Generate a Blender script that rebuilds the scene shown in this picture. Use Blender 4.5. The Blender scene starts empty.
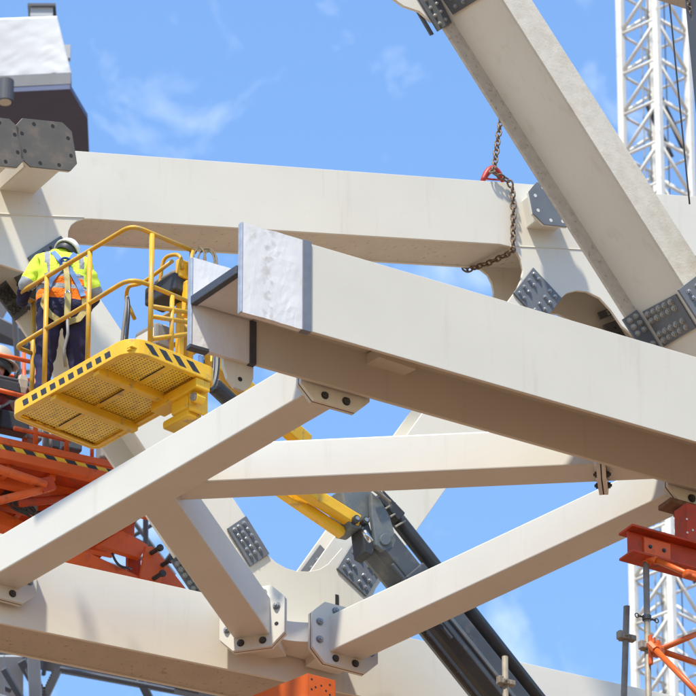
import bpy, bmesh, math, random
from mathutils import Vector, Matrix, noise
from mathutils.bvhtree import BVHTree
random.seed(7)
V = Vector
scene = bpy.context.scene
COL = scene.collection

# ------------------------------------------------------------------ camera
PITCH = math.radians(28.5)
FPX = 6500.0                                   # focal length in units of 1/696 of the frame
CAM = V((0, 0, 1.6))
FW = V((0, math.cos(PITCH), math.sin(PITCH))); UP = V((0, -math.sin(PITCH), math.cos(PITCH))); RT = V((1, 0, 0))
cd = bpy.data.cameras.new('camera'); cam = bpy.data.objects.new('camera', cd); COL.objects.link(cam)
cam.location = CAM; cam.rotation_euler = (math.pi/2 + PITCH, 0, 0)
cd.sensor_width = 36; cd.lens = FPX/696*36; cd.clip_start = 1; cd.clip_end = 4000
cd.dof.use_dof = True; cd.dof.focus_distance = 58; cd.dof.aperture_fstop = 7.5
scene.camera = cam

# ------------------------------------------------------------------ light
SUN_EL = math.radians(60); SUN_AZ = math.radians(23)        # behind the camera, a little to its left
sdir = V((-math.sin(SUN_AZ)*math.cos(SUN_EL), -math.cos(SUN_AZ)*math.cos(SUN_EL), math.sin(SUN_EL)))
world = bpy.data.worlds.new('World'); scene.world = world; world.use_nodes = True
nt = world.node_tree; nt.nodes.clear()
wo = nt.nodes.new('ShaderNodeOutputWorld'); bg = nt.nodes.new('ShaderNodeBackground')
sky = nt.nodes.new('ShaderNodeTexSky'); sky.sky_type = 'NISHITA'; sky.sun_disc = False
sky.sun_elevation = SUN_EL; sky.sun_rotation = math.atan2(sdir.x, sdir.y)
sky.air_density = 1.35; sky.dust_density = 0.2; sky.ozone_density = 3.5; sky.altitude = 50
tc = nt.nodes.new('ShaderNodeTexCoord')
nz = nt.nodes.new('ShaderNodeTexNoise'); nz.inputs['Scale'].default_value = 46; nz.inputs['Detail'].default_value = 8
nz.inputs['Roughness'].default_value = .55; nz.inputs['Distortion'].default_value = .5
mp = nt.nodes.new('ShaderNodeMapping'); mp.inputs['Location'].default_value = (.32, .1, .27); mp.inputs['Scale'].default_value = (1, 1, 1.25)
rp = nt.nodes.new('ShaderNodeValToRGB'); rp.color_ramp.elements[0].position = .535; rp.color_ramp.elements[1].position = .86
mx = nt.nodes.new('ShaderNodeMix'); mx.data_type = 'RGBA'
ml = nt.nodes.new('ShaderNodeMath'); ml.operation = 'MULTIPLY'; ml.inputs[1].default_value = .42
nt.links.new(tc.outputs['Generated'], mp.inputs['Vector']); nt.links.new(mp.outputs['Vector'], nz.inputs['Vector'])
nt.links.new(nz.outputs['Fac'], rp.inputs['Fac']); nt.links.new(rp.outputs['Color'], ml.inputs[0])
hs = nt.nodes.new('ShaderNodeHueSaturation'); hs.inputs['Hue'].default_value = .504; hs.inputs['Saturation'].default_value = 1.12; hs.inputs['Value'].default_value = 1.08
nt.links.new(sky.outputs[0], hs.inputs['Color'])
nt.links.new(ml.outputs[0], mx.inputs['Factor']); nt.links.new(hs.outputs[0], mx.inputs['A']); mx.inputs['B'].default_value = (7.5, 8.0, 8.8, 1)
nt.links.new(mx.outputs['Result'], bg.inputs['Color']); bg.inputs['Strength'].default_value = .15
nt.links.new(bg.outputs[0], wo.inputs['Surface'])
sl = bpy.data.lights.new('sun', 'SUN'); sl.energy = 4.0; sl.angle = math.radians(3); sl.color = (1, .94, .80)
sun = bpy.data.objects.new('sun', sl); COL.objects.link(sun); sun.location = (0, 0, 90)
sun.rotation_euler = (-sdir).to_track_quat('-Z', 'Y').to_euler()
vs = scene.view_settings; vs.view_transform = 'Standard'; vs.look = 'None'; vs.exposure = 0.68; vs.gamma = 1; vs.use_curve_mapping = False
scene.render.engine = 'CYCLES'
scene.cycles.max_bounces = 8; scene.cycles.diffuse_bounces = 5

# ------------------------------------------------------------------ survey helpers
# The truss and the wrapped girder run parallel: HD is their heading, ND points away from the
# camera; b is the distance behind the face of the truss.  Points were surveyed from the photo.
HD = V((1, .6, 0)).normalized(); ND = V((-HD.y, HD.x, 0)); ZU = V((0, 0, 1))
def ray(x, y): return FW + RT*((x-348)/FPX) + UP*((348-y)/FPX)
def P(x, y, d): return CAM + ray(x, y)*d
def PL(x, y, p, n):
    r = ray(x, y); return CAM + r*((p-CAM).dot(n)/r.dot(n))
def ZP(x, y, z):
    r = ray(x, y); return CAM + r*((z-CAM.z)/r.z)
T0 = P(300, 600, 60.0)
def T(x, y, b=0.0): return PL(x, y, T0 + ND*b, ND)
def SA(a, b, z):                                # structure coordinates -> world
    q = HD*a + ND*(T0.dot(ND)+b); q.z = z; return q
ZB = T(0, 572, -.35).z                          # underside of the horizontal bracing

# ------------------------------------------------------------------ materials
MATS = {}
def mat(name, col, rough=.5, metal=0, var=.06, vscale=3, bump=0, bscale=60, spec=.4, dirt=None, dscale=2.0, dlo=.5, dhi=.75, coat=0, stretch=(1,1,1), bdist=.01, streak=0):
    if name in MATS: return MATS[name]
    m = bpy.data.materials.new(name); m.use_nodes = True; t = m.node_tree; N = t.nodes; L = t.links
    b = N['Principled BSDF']; b.inputs['Roughness'].default_value = rough; b.inputs['Metallic'].default_value = metal
    b.inputs['Specular IOR Level'].default_value = spec
    tcn = N.new('ShaderNodeTexCoord'); mpn = N.new('ShaderNodeMapping'); mpn.inputs['Scale'].default_value = stretch
    L.new(tcn.outputs['Object'], mpn.inputs['Vector'])
    n1 = N.new('ShaderNodeTexNoise'); n1.inputs['Scale'].default_value = vscale; n1.inputs['Detail'].default_value = 6
    L.new(mpn.outputs['Vector'], n1.inputs['Vector'])
    r1 = N.new('ShaderNodeValToRGB'); e = r1.color_ramp.elements
    e[0].position = .3; e[1].position = .7
    e[0].color = (*[max(0, c*(1-var)) for c in col], 1); e[1].color = (*[min(1, c*(1+var)) for c in col], 1)
    L.new(n1.outputs['Fac'], r1.inputs['Fac'])
    out = r1.outputs['Color']
    if dirt:
        n2 = N.new('ShaderNodeTexNoise'); n2.inputs['Scale'].default_value = dscale; n2.inputs['Detail'].default_value = 9; n2.inputs['Roughness'].default_value = .65
        L.new(mpn.outputs['Vector'], n2.inputs['Vector'])
        r2 = N.new('ShaderNodeValToRGB'); r2.color_ramp.elements[0].position = dlo; r2.color_ramp.elements[1].position = dhi
        L.new(n2.outputs['Fac'], r2.inputs['Fac'])
        mixn = N.new('ShaderNodeMix'); mixn.data_type = 'RGBA'
        L.new(r2.outputs['Color'], mixn.inputs['Factor']); L.new(out, mixn.inputs['A']); mixn.inputs['B'].default_value = (*dirt, 1)
        out = mixn.outputs['Result']
    if streak:
        for (sc, lo_, hi_, amt, colr) in (((7, 7, .55), .58, .80, streak, (.40, .33, .25)), ((1.2, 1.2, 30), .70, .74, streak*.7, (.36, .33, .29)), ((16, 16, 16), .70, .76, streak*.8, (.34, .28, .22))):
            mp2 = N.new('ShaderNodeMapping'); mp2.inputs['Scale'].default_value = sc; mp2.inputs['Rotation'].default_value = (.25, .1, .4) if sc[2] == 30 else (0, 0, 0)
            L.new(tcn.outputs['Object'], mp2.inputs['Vector'])
            n4 = N.new('ShaderNodeTexNoise'); n4.inputs['Scale'].default_value = 1; n4.inputs['Detail'].default_value = 7; n4.inputs['Roughness'].default_value = .6
            L.new(mp2.outputs['Vector'], n4.inputs['Vector'])
            r4 = N.new('ShaderNodeMapRange'); r4.inputs['From Min'].default_value = lo_; r4.inputs['From Max'].default_value = hi_; r4.inputs['To Max'].default_value = amt
            L.new(n4.outputs['Fac'], r4.inputs['Value'])
            m4 = N.new('ShaderNodeMix'); m4.data_type = 'RGBA'; L.new(r4.outputs[0], m4.inputs['Factor']); L.new(out, m4.inputs['A']); m4.inputs['B'].default_value = (*colr, 1)
            out = m4.outputs['Result']
    L.new(out, b.inputs['Base Color'])
    if bump:
        n3 = N.new('ShaderNodeTexNoise'); n3.inputs['Scale'].default_value = bscale; n3.inputs['Detail'].default_value = 4; n3.inputs['Distortion'].default_value = 1.2 if bdist > .02 else 0
        L.new(mpn.outputs['Vector'], n3.inputs['Vector'])
        bn = N.new('ShaderNodeBump'); bn.inputs['Strength'].default_value = bump; bn.inputs['Distance'].default_value = bdist
        L.new(n3.outputs['Fac'], bn.inputs['Height']); L.new(bn.outputs[0], b.inputs['Normal'])
    if coat: b.inputs['Coat Weight'].default_value = coat
    MATS[name] = m; return m
paint = mat('paint_offwhite', (.675, .635, .55), .42, var=.035, vscale=1.1, bump=.05, bscale=25, dirt=(.52, .46, .37), dscale=1.7, dlo=.62, dhi=.95, streak=.32)
paint_brace = mat('paint_white', (.61, .585, .52), .38, var=.03, vscale=1.6, bump=.04, bscale=20, dirt=(.55, .5, .43), dscale=2.3, dlo=.66, dhi=1.0, streak=.32)
paint_grey = mat('paint_girder', (.60, .56, .475), .45, var=.03, vscale=1.2, bump=.05, bscale=30, dirt=(.5, .45, .38), dscale=2.1, dlo=.66, dhi=1.0, streak=.32)
mottled = mat('paint_mottled', (.57, .525, .445), .6, var=.07, vscale=9, bump=.22, bscale=45, dirt=(.50, .43, .34), dscale=6, dlo=.47, dhi=.72)
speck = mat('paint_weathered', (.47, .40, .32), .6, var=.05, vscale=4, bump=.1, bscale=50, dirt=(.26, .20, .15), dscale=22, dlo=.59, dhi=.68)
splice_m = mat('splice_grey', (.135, .145, .16), .5, var=.12, vscale=5, bump=.06, bscale=80, spec=.45)
splice_dark = mat('splice_grey_shaded', (.10, .105, .11), .6, var=.15, vscale=6, bump=.06)  # darker copy of the splice grey; shade on recessed plates put into the colour
bolt_m = mat('bolt_galvanised', (.30, .31, .32), .42, metal=.55, var=.15, vscale=30)
bolt_dk = mat('bolt_black', (.07, .07, .072), .45, metal=.4, var=.2, vscale=30)
bolt_cl = mat('bolt_weathered', (.38, .37, .34), .5, metal=.4, var=.15, vscale=30)
steel = mat('bare_steel', (.115, .10, .08), .5, metal=.1, var=.14, vscale=5, bump=.04, dirt=(.20, .145, .10), dscale=5, dlo=.55, dhi=.75)
gap_m = mat('dark_gap', (.02, .02, .02), .8, var=0)
yel = mat('yellow_paint', (.78, .44, .02), .42, var=.07, vscale=4, bump=.06, dirt=(.36, .23, .09), dscale=8, dlo=.56, dhi=.70)
yel_rail = mat('yellow_paint_worn', (.58, .315, .02), .45, var=.12, vscale=6, bump=.1, dirt=(.44, .31, .14), dscale=11, dlo=.52, dhi=.66)
blk = mat('black_paint', (.03, .03, .032), .5, var=.2, vscale=12, dirt=(.16, .14, .1), dscale=20, dlo=.6, dhi=.75)
dgrey = mat('boom_grey', (.06, .066, .072), .42, var=.18, vscale=3, bump=.08, dirt=(.16, .14, .12), dscale=5, dlo=.55, dhi=.8)
dgrey2 = mat('boom_head_grey', (.115, .13, .138), .45, var=.14, vscale=4, dirt=(.20, .18, .14), dscale=9, dlo=.5, dhi=.75)
hose_m = mat('hose_rubber', (.035, .037, .042), .4, var=.2, vscale=10)
chrome = mat('cylinder_rod', (.5, .5, .5), .2, metal=1, var=.05)
orange = mat('orange_paint', (.66, .105, .014), .48, var=.12, vscale=3, bump=.08, dirt=(.25, .06, .03), dscale=7, dlo=.55, dhi=.75)
orange_b = mat('orange_tube', (.56, .10, .012), .42, var=.1, vscale=6, dirt=(.3, .1, .04), dscale=12, dlo=.58, dhi=.75)
rusty = mat('rusty_orange_shaded', (.44, .045, .008), .6, var=.16, vscale=5, bump=.12, dirt=(.17, .055, .025), dscale=9, dlo=.5, dhi=.7)  # orange-red paint with shade put into its darker colour, plus brown rust blotches
rust = mat('rust_brown', (.17, .085, .045), .75, var=.25, vscale=20, bump=.15)
chain_m = mat('chain_steel', (.16, .115, .08), .55, metal=.35, var=.25, vscale=30, dirt=(.26, .13, .07), dscale=40)
scaf = mat('scaffold_galvanised', (.25, .22, .18), .55, metal=.1, var=.15, vscale=9, bump=.06, dirt=(.17, .125, .085), dscale=11)
red_m = mat('hook_red', (.42, .03, .02), .45, var=.1, vscale=10, dirt=(.14, .05, .04), dscale=30)
cranew = mat('crane_white', (.70, .685, .64), .5, var=.06, vscale=3, dirt=(.42, .36, .28), dscale=5, dlo=.55, dhi=.8)
tarp = mat('tarp_white', (.72, .73, .745), .45, var=.03, vscale=3, bump=.12, bscale=3.0, bdist=.05, stretch=(1, 1, .4))
fargrey = mat('cladding_dark', (.065, .068, .08), .6, var=.1, vscale=1)
farsteel = mat('far_steel', (.15, .155, .165), .6, var=.15, vscale=1.5)
farsteel2 = mat('far_steel_pale', (.30, .31, .33), .6, var=.12, vscale=1.5)
wrap = mat('plastic_wrap', (.66, .64, .625), .36, var=.05, vscale=4, bump=.12, bscale=7, bdist=.05, spec=.5, stretch=(1, 1, .45))
wrap_f = mat('plastic_wrap_stained', (.67, .65, .63), .38, var=.05, vscale=4, bump=.12, bscale=7, bdist=.05, spec=.5, dirt=(.45, .40, .34), dscale=5, dlo=.54, dhi=.76, stretch=(1, 1, .45))
tape_g = mat('tape_slate', (.15, .16, .19), .4, var=.1, vscale=9, bump=.1)
tape_s = mat('tape_silver', (.42, .43, .45), .3, metal=.35, var=.15, vscale=14, bump=.15)
tape_k = mat('tape_black', (.055, .058, .068), .4, var=.15, vscale=10, bump=.15)
navy = mat('navy_cloth', (.028, .026, .06), .85, var=.25, vscale=9, bump=.5, bscale=14, spec=.15)
hivis_y = mat('hivis_yellow', (.60, .76, .07), .75, var=.05, vscale=10, bump=.6, bscale=12, spec=.2)
hivis_o = mat('hivis_orange', (.85, .19, .01), .75, var=.06, vscale=10, bump=.6, bscale=12, spec=.2)
reflect = mat('reflective_tape', (.28, .29, .30), .4, var=.1, vscale=12, spec=.5)
strap_b = mat('webbing_blue', (.10, .20, .42), .7, var=.12, vscale=20)
strap_y = mat('webbing_tan', (.42, .34, .13), .75, var=.15, vscale=18)
skin_m = mat('skin', (.42, .23, .15), .5, var=.08, vscale=10)
helmet_m = mat('helmet_white', (.78, .78, .78), .28, var=.02, vscale=5)
helmet_c = mat('helmet_cream', (.42, .37, .30), .5, var=.08, vscale=9)
boot_m = mat('boot_leather', (.05, .04, .03), .6, var=.2, vscale=9)
maroon = mat('maroon_cloth', (.12, .02, .03), .8, var=.2, vscale=8, bump=.3, bscale=12)
cable_m = mat('cable_black', (.02, .02, .022), .5, var=.1)
box_bk = mat('control_black', (.035, .036, .04), .5, var=.15, vscale=8)
box_gr = mat('toolbox_grey', (.22, .21, .20), .5, var=.12, vscale=6)
card = mat('label_card', (.6, .6, .57), .5, var=.04)
ground_m = mat('dry_soil', (.215, .135, .085), .95, var=.18, vscale=.4, bump=.4, bscale=3, spec=.1, dirt=(.16, .105, .068), dscale=.15, dlo=.45, dhi=.7)

def perf_mat():
    m = bpy.data.materials.new('yellow_perforated'); m.use_nodes = True; t = m.node_tree; N = t.nodes; L = t.links
    b = N['Principled BSDF']; b.inputs['Roughness'].default_value = .45
    uv = N.new('ShaderNodeUVMap'); sp = N.new('ShaderNodeSeparateXYZ'); L.new(uv.outputs[0], sp.inputs[0])
    def mth(op, a, v=None, c=None):
        q = N.new('ShaderNodeMath'); q.operation = op
        if hasattr(a, 'links'): L.new(a, q.inputs[0])
        else: q.inputs[0].default_value = a
        if v is not None:
            if hasattr(v, 'links'): L.new(v, q.inputs[1])
            else: q.inputs[1].default_value = v
        return q.outputs[0]
    du = mth('SUBTRACT', mth('FRACT', mth('MULTIPLY', sp.outputs[0], 1/.031)), .5)
    dv = mth('SUBTRACT', mth('FRACT', mth('MULTIPLY', sp.outputs[1], 1/.036)), .5)
    d = mth('ADD', mth('POWER', du, 2.), mth('POWER', dv, 2.))
    hole = mth('LESS_THAN', d, .05)
    n1 = N.new('ShaderNodeTexNoise'); n1.inputs['Scale'].default_value = 7; n1.inputs['Detail'].default_value = 8
    r1 = N.new('ShaderNodeValToRGB'); r1.color_ramp.elements[0].color = (.88, .56, .04, 1); r1.color_ramp.elements[1].color = (.55, .32, .06, 1)
    r1.color_ramp.elements[0].position = .5; r1.color_ramp.elements[1].position = .75
    L.new(n1.outputs['Fac'], r1.inputs['Fac'])
    mi = N.new('ShaderNodeMix'); mi.data_type = 'RGBA'; L.new(hole, mi.inputs['Factor']); L.new(r1.outputs['Color'], mi.inputs['A'])
    mi.inputs['B'].default_value = (.06, .035, .012, 1); L.new(mi.outputs['Result'], b.inputs['Base Color'])
    bn = N.new('ShaderNodeBump'); bn.inputs['Strength'].default_value = .5; bn.inputs['Distance'].default_value = .004; bn.invert = True
    L.new(hole, bn.inputs['Height']); L.new(bn.outputs[0], b.inputs['Normal'])
    return m
perf = perf_mat()

def add_smudge(m, a_dir, a0, width):
    t = m.node_tree; N = t.nodes; L = t.links; b = N['Principled BSDF']; src = b.inputs['Base Color'].links[0].from_socket
    tcn = N.new('ShaderNodeTexCoord'); dt = N.new('ShaderNodeVectorMath'); dt.operation = 'DOT_PRODUCT'; dt.inputs[1].default_value = a_dir
    L.new(tcn.outputs['Object'], dt.inputs[0])
    su = N.new('ShaderNodeMath'); su.operation = 'SUBTRACT'; L.new(dt.outputs['Value'], su.inputs[0]); su.inputs[1].default_value = a0
    ab = N.new('ShaderNodeMath'); ab.operation = 'ABSOLUTE'; L.new(su.outputs[0], ab.inputs[0])
    mr = N.new('ShaderNodeMapRange'); mr.inputs['From Min'].default_value = width; mr.inputs['From Max'].default_value = width*.35; L.new(ab.outputs[0], mr.inputs['Value'])
    nz_ = N.new('ShaderNodeTexNoise'); nz_.inputs['Scale'].default_value = 15; nz_.inputs['Detail'].default_value = 5; L.new(tcn.outputs['Object'], nz_.inputs['Vector'])
    rp_ = N.new('ShaderNodeValToRGB'); rp_.color_ramp.elements[0].position = .48; rp_.color_ramp.elements[1].position = .60; L.new(nz_.outputs['Fac'], rp_.inputs['Fac'])
    mu = N.new('ShaderNodeMath'); mu.operation = 'MULTIPLY'; L.new(mr.outputs[0], mu.inputs[0]); L.new(rp_.outputs['Color'], mu.inputs[1])
    mu2 = N.new('ShaderNodeMath'); mu2.operation = 'MULTIPLY'; L.new(mu.outputs[0], mu2.inputs[0]); mu2.inputs[1].default_value = .38
    mi = N.new('ShaderNodeMix'); mi.data_type = 'RGBA'; L.new(mu2.outputs[0], mi.inputs['Factor']); L.new(src, mi.inputs['A']); mi.inputs['B'].default_value = (.30, .25, .21, 1)
    L.new(mi.outputs['Result'], b.inputs['Base Color'])

# ------------------------------------------------------------------ object helpers
def put(o, label=None, cat=None, group=None, kind=None):
    if label: o['label'] = label
    if cat: o['category'] = cat
    if group: o['group'] = group
    if kind: o['kind'] = kind
    return o
ROOT = {}
def thing(name, loc, label, cat, group=None):
    o = bpy.data.objects.new(name, None); COL.objects.link(o); o.location = loc; o.empty_display_size = .2
    ROOT[o.name] = V(loc); return put(o, label, cat, group)
def mk(name, verts, faces, m, parent=None, bevel=0, smooth=False, seg=2, ang=40, sub=0):
    verts = [V(v) for v in verts]
    if parent is not None: org = ROOT[parent.name]
    else:
        org = sum(verts, V())/len(verts); org.z = min(v.z for v in verts)
    me = bpy.data.meshes.new(name); me.from_pydata([v-org for v in verts], [], faces); me.update()
    bm = bmesh.new(); bm.from_mesh(me); bmesh.ops.recalc_face_normals(bm, faces=bm.faces); bm.to_mesh(me); bm.free()
    if smooth:
        for p in me.polygons: p.use_smooth = True
    me.materials.append(m)
    o = bpy.data.objects.new(name, me); COL.objects.link(o)
    if parent is not None: o.parent = parent; ROOT[o.name] = org
    else: o.location = org; ROOT[o.name] = org
    if bevel:
        md = o.modifiers.new('bevel', 'BEVEL'); md.width = bevel; md.segments = seg; md.limit_method = 'ANGLE'; md.angle_limit = math.radians(ang)
    if sub:
        md = o.modifiers.new('sub', 'SUBSURF'); md.levels = sub; md.render_levels = sub
    return o
def loft(rings, cap=True, closed=True):
    vs_, fs = [], []; n = len(rings[0])
    for r in rings: vs_ += list(r)
    for i in range(len(rings)-1):
        for j in range(n if closed else n-1):
            k = (j+1) % n
            fs.append((i*n+j, i*n+k, (i+1)*n+k, (i+1)*n+j))
    if cap:
        fs.append(tuple(range(n))[::-1]); fs.append(tuple(range((len(rings)-1)*n, len(rings)*n)))
    return vs_, fs
def ext(pts, vec):                             # extruded polygon
    return loft([pts, [p+vec for p in pts]])
def boxv(o, x, y, z):                          # corner + 3 edge vectors
    a = [o, o+x, o+x+y, o+y]; return loft([a, [p+z for p in a]])
def cbox(c, x, y, z): return boxv(c-x/2-y/2-z/2, x, y, z)
def join(*parts):
    vs_, fs = [], []
    for v, f in parts:
        k = len(vs_); vs_ += list(v); fs += [tuple(i+k for i in q) for q in f]
    return vs_, fs
def frame(d):
    d = d.normalized(); a = V((0, 0, 1)) if abs(d.z) < .9 else V((1, 0, 0))
    x = d.cross(a).normalized(); return x, d.cross(x).normalized()
def tubev(path, r, seg=10, rr=None, cap=True):
    rings = []; x = None
    for i, p in enumerate(path):
        d = (path[min(i+1, len(path)-1)]-path[max(i-1, 0)]).normalized()
        if x is None: x, y = frame(d)
        else:
            x = (x - d*x.dot(d)).normalized(); y = d.cross(x).normalized()
        ri = rr[i] if rr else r
        rings.append([p + x*(ri*math.cos(2*math.pi*k/seg)) + y*(ri*math.sin(2*math.pi*k/seg)) for k in range(seg)])
    return loft(rings, cap)
def rnd(path, r, n=5):                          # fillet the corners of a polyline
    out = [path[0]]
    for i in range(1, len(path)-1):
        a, b, c = path[i-1], path[i], path[i+1]
        d1 = (a-b); d2 = (c-b); q = min(r, d1.length*.45, d2.length*.45)
        s, e = b+d1.normalized()*q, b+d2.normalized()*q
        for k in range(n+1):
            t = k/n; out.append(s*(1-t)**2 + b*2*t*(1-t) + e*t*t)
    out.append(path[-1]); return out
def bez(a, b, c, d, n=14):
    return [a*(1-t)**3 + b*3*t*(1-t)**2 + c*3*t*t*(1-t) + d*t**3 for t in [k/n for k in range(n+1)]]
def sector(c, x, y, r0, r1, a0=0, a1=2*math.pi, n=16):
    return [c + x*(r0*math.cos(a0+(a1-a0)*k/n)) + y*(r1*math.sin(a0+(a1-a0)*k/n)) for k in range(n+1)]

# shared bolt mesh: washer, hex head, shank end
def bolt_mesh():
    rings = []
    def ring(r, z, n=12): return [V((r*math.cos(2*math.pi*k/n), r*math.sin(2*math.pi*k/n), z)) for k in range(n)]
    def hexr(r, z):
        pts = []
        for k in range(6):
            a = math.pi/3*k; c = V((r*math.cos(a), r*math.sin(a), z)); d = V((r*math.cos(a+math.pi/3), r*math.sin(a+math.pi/3), z))
            pts += [c, (c+d)/2]
        return pts
    rings = [ring(1.28, -.15), ring(1.28, .16), ring(1.0, .16), hexr(1.0, .165), hexr(1.0, .78), hexr(.86, .88), ring(.5, .88), ring(.48, 1.25), ring(.38, 1.3)]
    vs_, fs = loft(rings); me = bpy.data.meshes.new('bolt'); me.from_pydata([tuple(v) for v in vs_], [], fs); me.update(); return me
BOLT = {}
def bolt(p, nrm, parent, r=.024, m=bolt_m, name='bolt'):
    if m.name not in BOLT:
        me = bolt_mesh(); me.materials.append(m); BOLT[m.name] = me
    o = bpy.data.objects.new(name, BOLT[m.name]); COL.objects.link(o); o.parent = parent
    o.matrix_local = Matrix.Translation(p-ROOT[parent.name]) @ nrm.to_track_quat('Z', 'Y').to_matrix().to_4x4() @ Matrix.Rotation(random.uniform(0, 1), 4, 'Z') @ Matrix.Rotation(random.uniform(-.06, .06), 4, 'X') @ Matrix.Scale(r*random.uniform(.92, 1.08), 4)
    return o
def splice(name, quad, nrm, parent, th, m, S, Tt, r=.021, bm_=None, skip=()):
    """plate on a face: quad of world points (0:s0t0 1:s1t0 2:s1t1 3:s0t1), bolts at S x Tt"""
    nrm = nrm.normalized()
    pl = mk(name, *ext(quad, nrm*th), m, parent, bevel=.003, seg=1)
    for i, s in enumerate(S):
        for j, t in enumerate(Tt):
            if (i, j) in skip: continue
            p = quad[0]*(1-s)*(1-t) + quad[1]*s*(1-t) + quad[2]*s*t + quad[3]*(1-s)*t
            bolt(p+nrm*th, nrm, pl, r, bm_ or bolt_m)
    return pl

# ------------------------------------------------------------------ ground
R = 1500
gv, gf = [], []
G = 24
for i in range(G+1):
    for j in range(G+1):
        x = (i/G-.5)*2*R; y = (j/G-.5)*2*R
        gv.append(V((x, y, .25*noise.noise(V((x*.01, y*.01, 0)))-.2)))
for i in range(G):
    for j in range(G): gf.append((i*(G+1)+j, (i+1)*(G+1)+j, (i+1)*(G+1)+j+1, i*(G+1)+j+1))
put(mk('ground', gv, gf, ground_m), kind='structure')

# ------------------------------------------------------------------ truss
DT = .56                                        # depth of the truss chords and diagonals
def shift(pts, b): return [p+ND*b for p in pts]
def arc_px(pts): return pts
def botB(x): return 223+.062*(x-160)
B_out = [(-60, 140.8), (760, 201.2), (760, 332), (645, 345), (622, 326), (611, 310), (600, 298), (587, 291.5), (577, 290.5), (567, 293), (558, 301), (551, 312), (538, 332),
         (486, 332), (500, 313), (509, 300), (517, 289), (521.5, 279), (523, 270), (521, 260), (517, 252), (510, 246.5), (500, botB(500)), (160, 223), (92, botB(92)),
         (84, 218.8), (77, 221), (71.5, 225), (68.5, 231), (68, 238), (70, 248), (76, 262), (96, 294), (60, 318), (30, 274), (0, 264), (-60, 243)]
tb = thing('truss_top_chord', T(300, 232, .28), 'cream steel box chord spanning the top with rounded gusset ends', 'steel beam')
pts = [T(*q) for q in B_out]
mk('front_plate', *ext(pts, ND*.03), paint, tb, bevel=.004)
mk('rear_plate', *ext(shift(pts, DT-.03), ND*.03), paint, tb, bevel=.004)
lo = [T(-60, botB(-60)+.5), T(760, botB(760)+.5)]
up = V((0, 0, .03))
def slab(p, q, b0, b1, dz): return boxv(p+ND*b0, q-p, ND*(b1-b0), dz)
mk('bottom_plate', *slab(T(-60, botB(-60)-1.2), T(760, botB(760)-1.2), .03, DT-.03, up), mat('paint_speckle_pale', (.60, .555, .475), .6, var=.05, vscale=4, bump=.1, bscale=50, dirt=(.30, .24, .18), dscale=22, dlo=.60, dhi=.68), tb)
mk('top_plate', *slab(T(-60, 143.5), T(760, 204), .03, DT-.03, -up), paint, tb)
mk('weld_seam', *tubev([T(-60, 211.5, -.001), T(0, 213.8, -.001), T(45, 216, -.001), T(84, 217.6, -.001)], .008, 6), paint, tb, smooth=True)
mk('weld_seam', *tubev([T(511, 246, -.001), T(600, 250.5, -.001), T(700, 256, -.001)], .006, 6), paint, tb, smooth=True)

def topH(x): return 562.5+.219*(x-66)
def botH(x): return 623+.203*x
H_out = [(-60, topH(-60)), (206, topH(206)), (214, 578), (224, 560), (235, 549), (256, 536), (262, 547), (268, 555), (276, 562.5), (286, 568), (296, 571), (308, 571.5), (319, 569.5), (328, 564), (335, 556), (342, 548),
         (377, 586), (372, 598), (371, 612), (376, 625), (386, 635), (402, topH(402)), (760, topH(760)), (760, botH(760)), (-60, botH(-60))]
hb = thing('truss_bottom_chord', T(300, 680, .28), 'cream steel box chord along the bottom with a U shaped gusset at its node', 'steel beam')
pts = [T(*q) for q in H_out]
mk('front_plate', *ext(pts, ND*.03), paint, hb, bevel=.004)
mk('rear_plate', *ext(shift(pts, DT-.03), ND*.03), paint, hb, bevel=.004)
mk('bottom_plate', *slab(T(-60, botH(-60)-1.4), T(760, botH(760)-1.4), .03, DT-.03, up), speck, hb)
mk('top_plate', *slab(T(-60, topH(-60)+3), T(760, topH(760)+3), .03, DT-.03, -up), paint, hb)
mk('slot', *cbox(T(337, 602, -.003), HD*.035, ND*.008, V((0, 0, .15))), gap_m, hb)

def diagonal(root, L0, R0, L1, R1, b, D, mf, mw, mr, ft=.03):
    """H section: front flange corners in the picture (L0,R0 lower/upper start, L1,R1 end) on plane b"""
    a0, c0, a1, c1 = T(*L0, b), T(*R0, b), T(*L1, b), T(*R1, b)
    mk('flange', *ext([a0, c0, c1, a1], ND*ft), mf, root, bevel=.004)
    rf = mk('flange', *ext(shift([a0, c0, c1, a1], D-ft), ND*ft), mr, root, bevel=.004)
    m0, m1 = (a0+c0)/2, (a1+c1)/2; ax = (m1-m0).normalized(); nn = ax.cross(ND).normalized()
    mk('web', *boxv(m0+ND*ft-nn*.011, m1-m0, ND*(D-2*ft), nn*.022), mw, root)
    return m0, m1, nn
def LR(y): return 231+(y-499)/1.5
ld = thing('truss_diagonal', T(150, 470, .28), 'cream H-section diagonal rising left behind the yellow basket', 'steel beam')
m0, m1, nL = diagonal(ld, (LR(552)-47, 560), (LR(552), 548), (LR(282)-47, 290), (LR(282), 278), .004, DT-.008, paint, paint, paint)
splice('splice_plate', [T(226.5, 529, 0), T(245, 516.5, 0), T(268.5, 554.5, 0), T(249.5, 567, 0)], -ND, ld, .022, splice_m, (.22, .44, .72), (.12, .28, .44, .64, .80), r=.021)
splice('splice_plate', [T(170, 561, DT-.036), T(178, 556, DT-.036), T(207, 600, DT-.036), T(199, 605, DT-.036)], -ND, ld, .02, splice_dark, (.3, .75), (.12, .25, .38, .55, .68, .8), r=.022)
splice('splice_plate', [T(-8, 291, DT-.036), T(5, 281, DT-.036), T(27, 312, DT-.036), T(14.5, 321.5, DT-.036)], -ND, ld, .02, splice_dark, (.2, .5, .8), (.15, .3, .45, .65, .8), r=.02, bm_=bolt_dk)
pw = (m0+m1)/2
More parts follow.
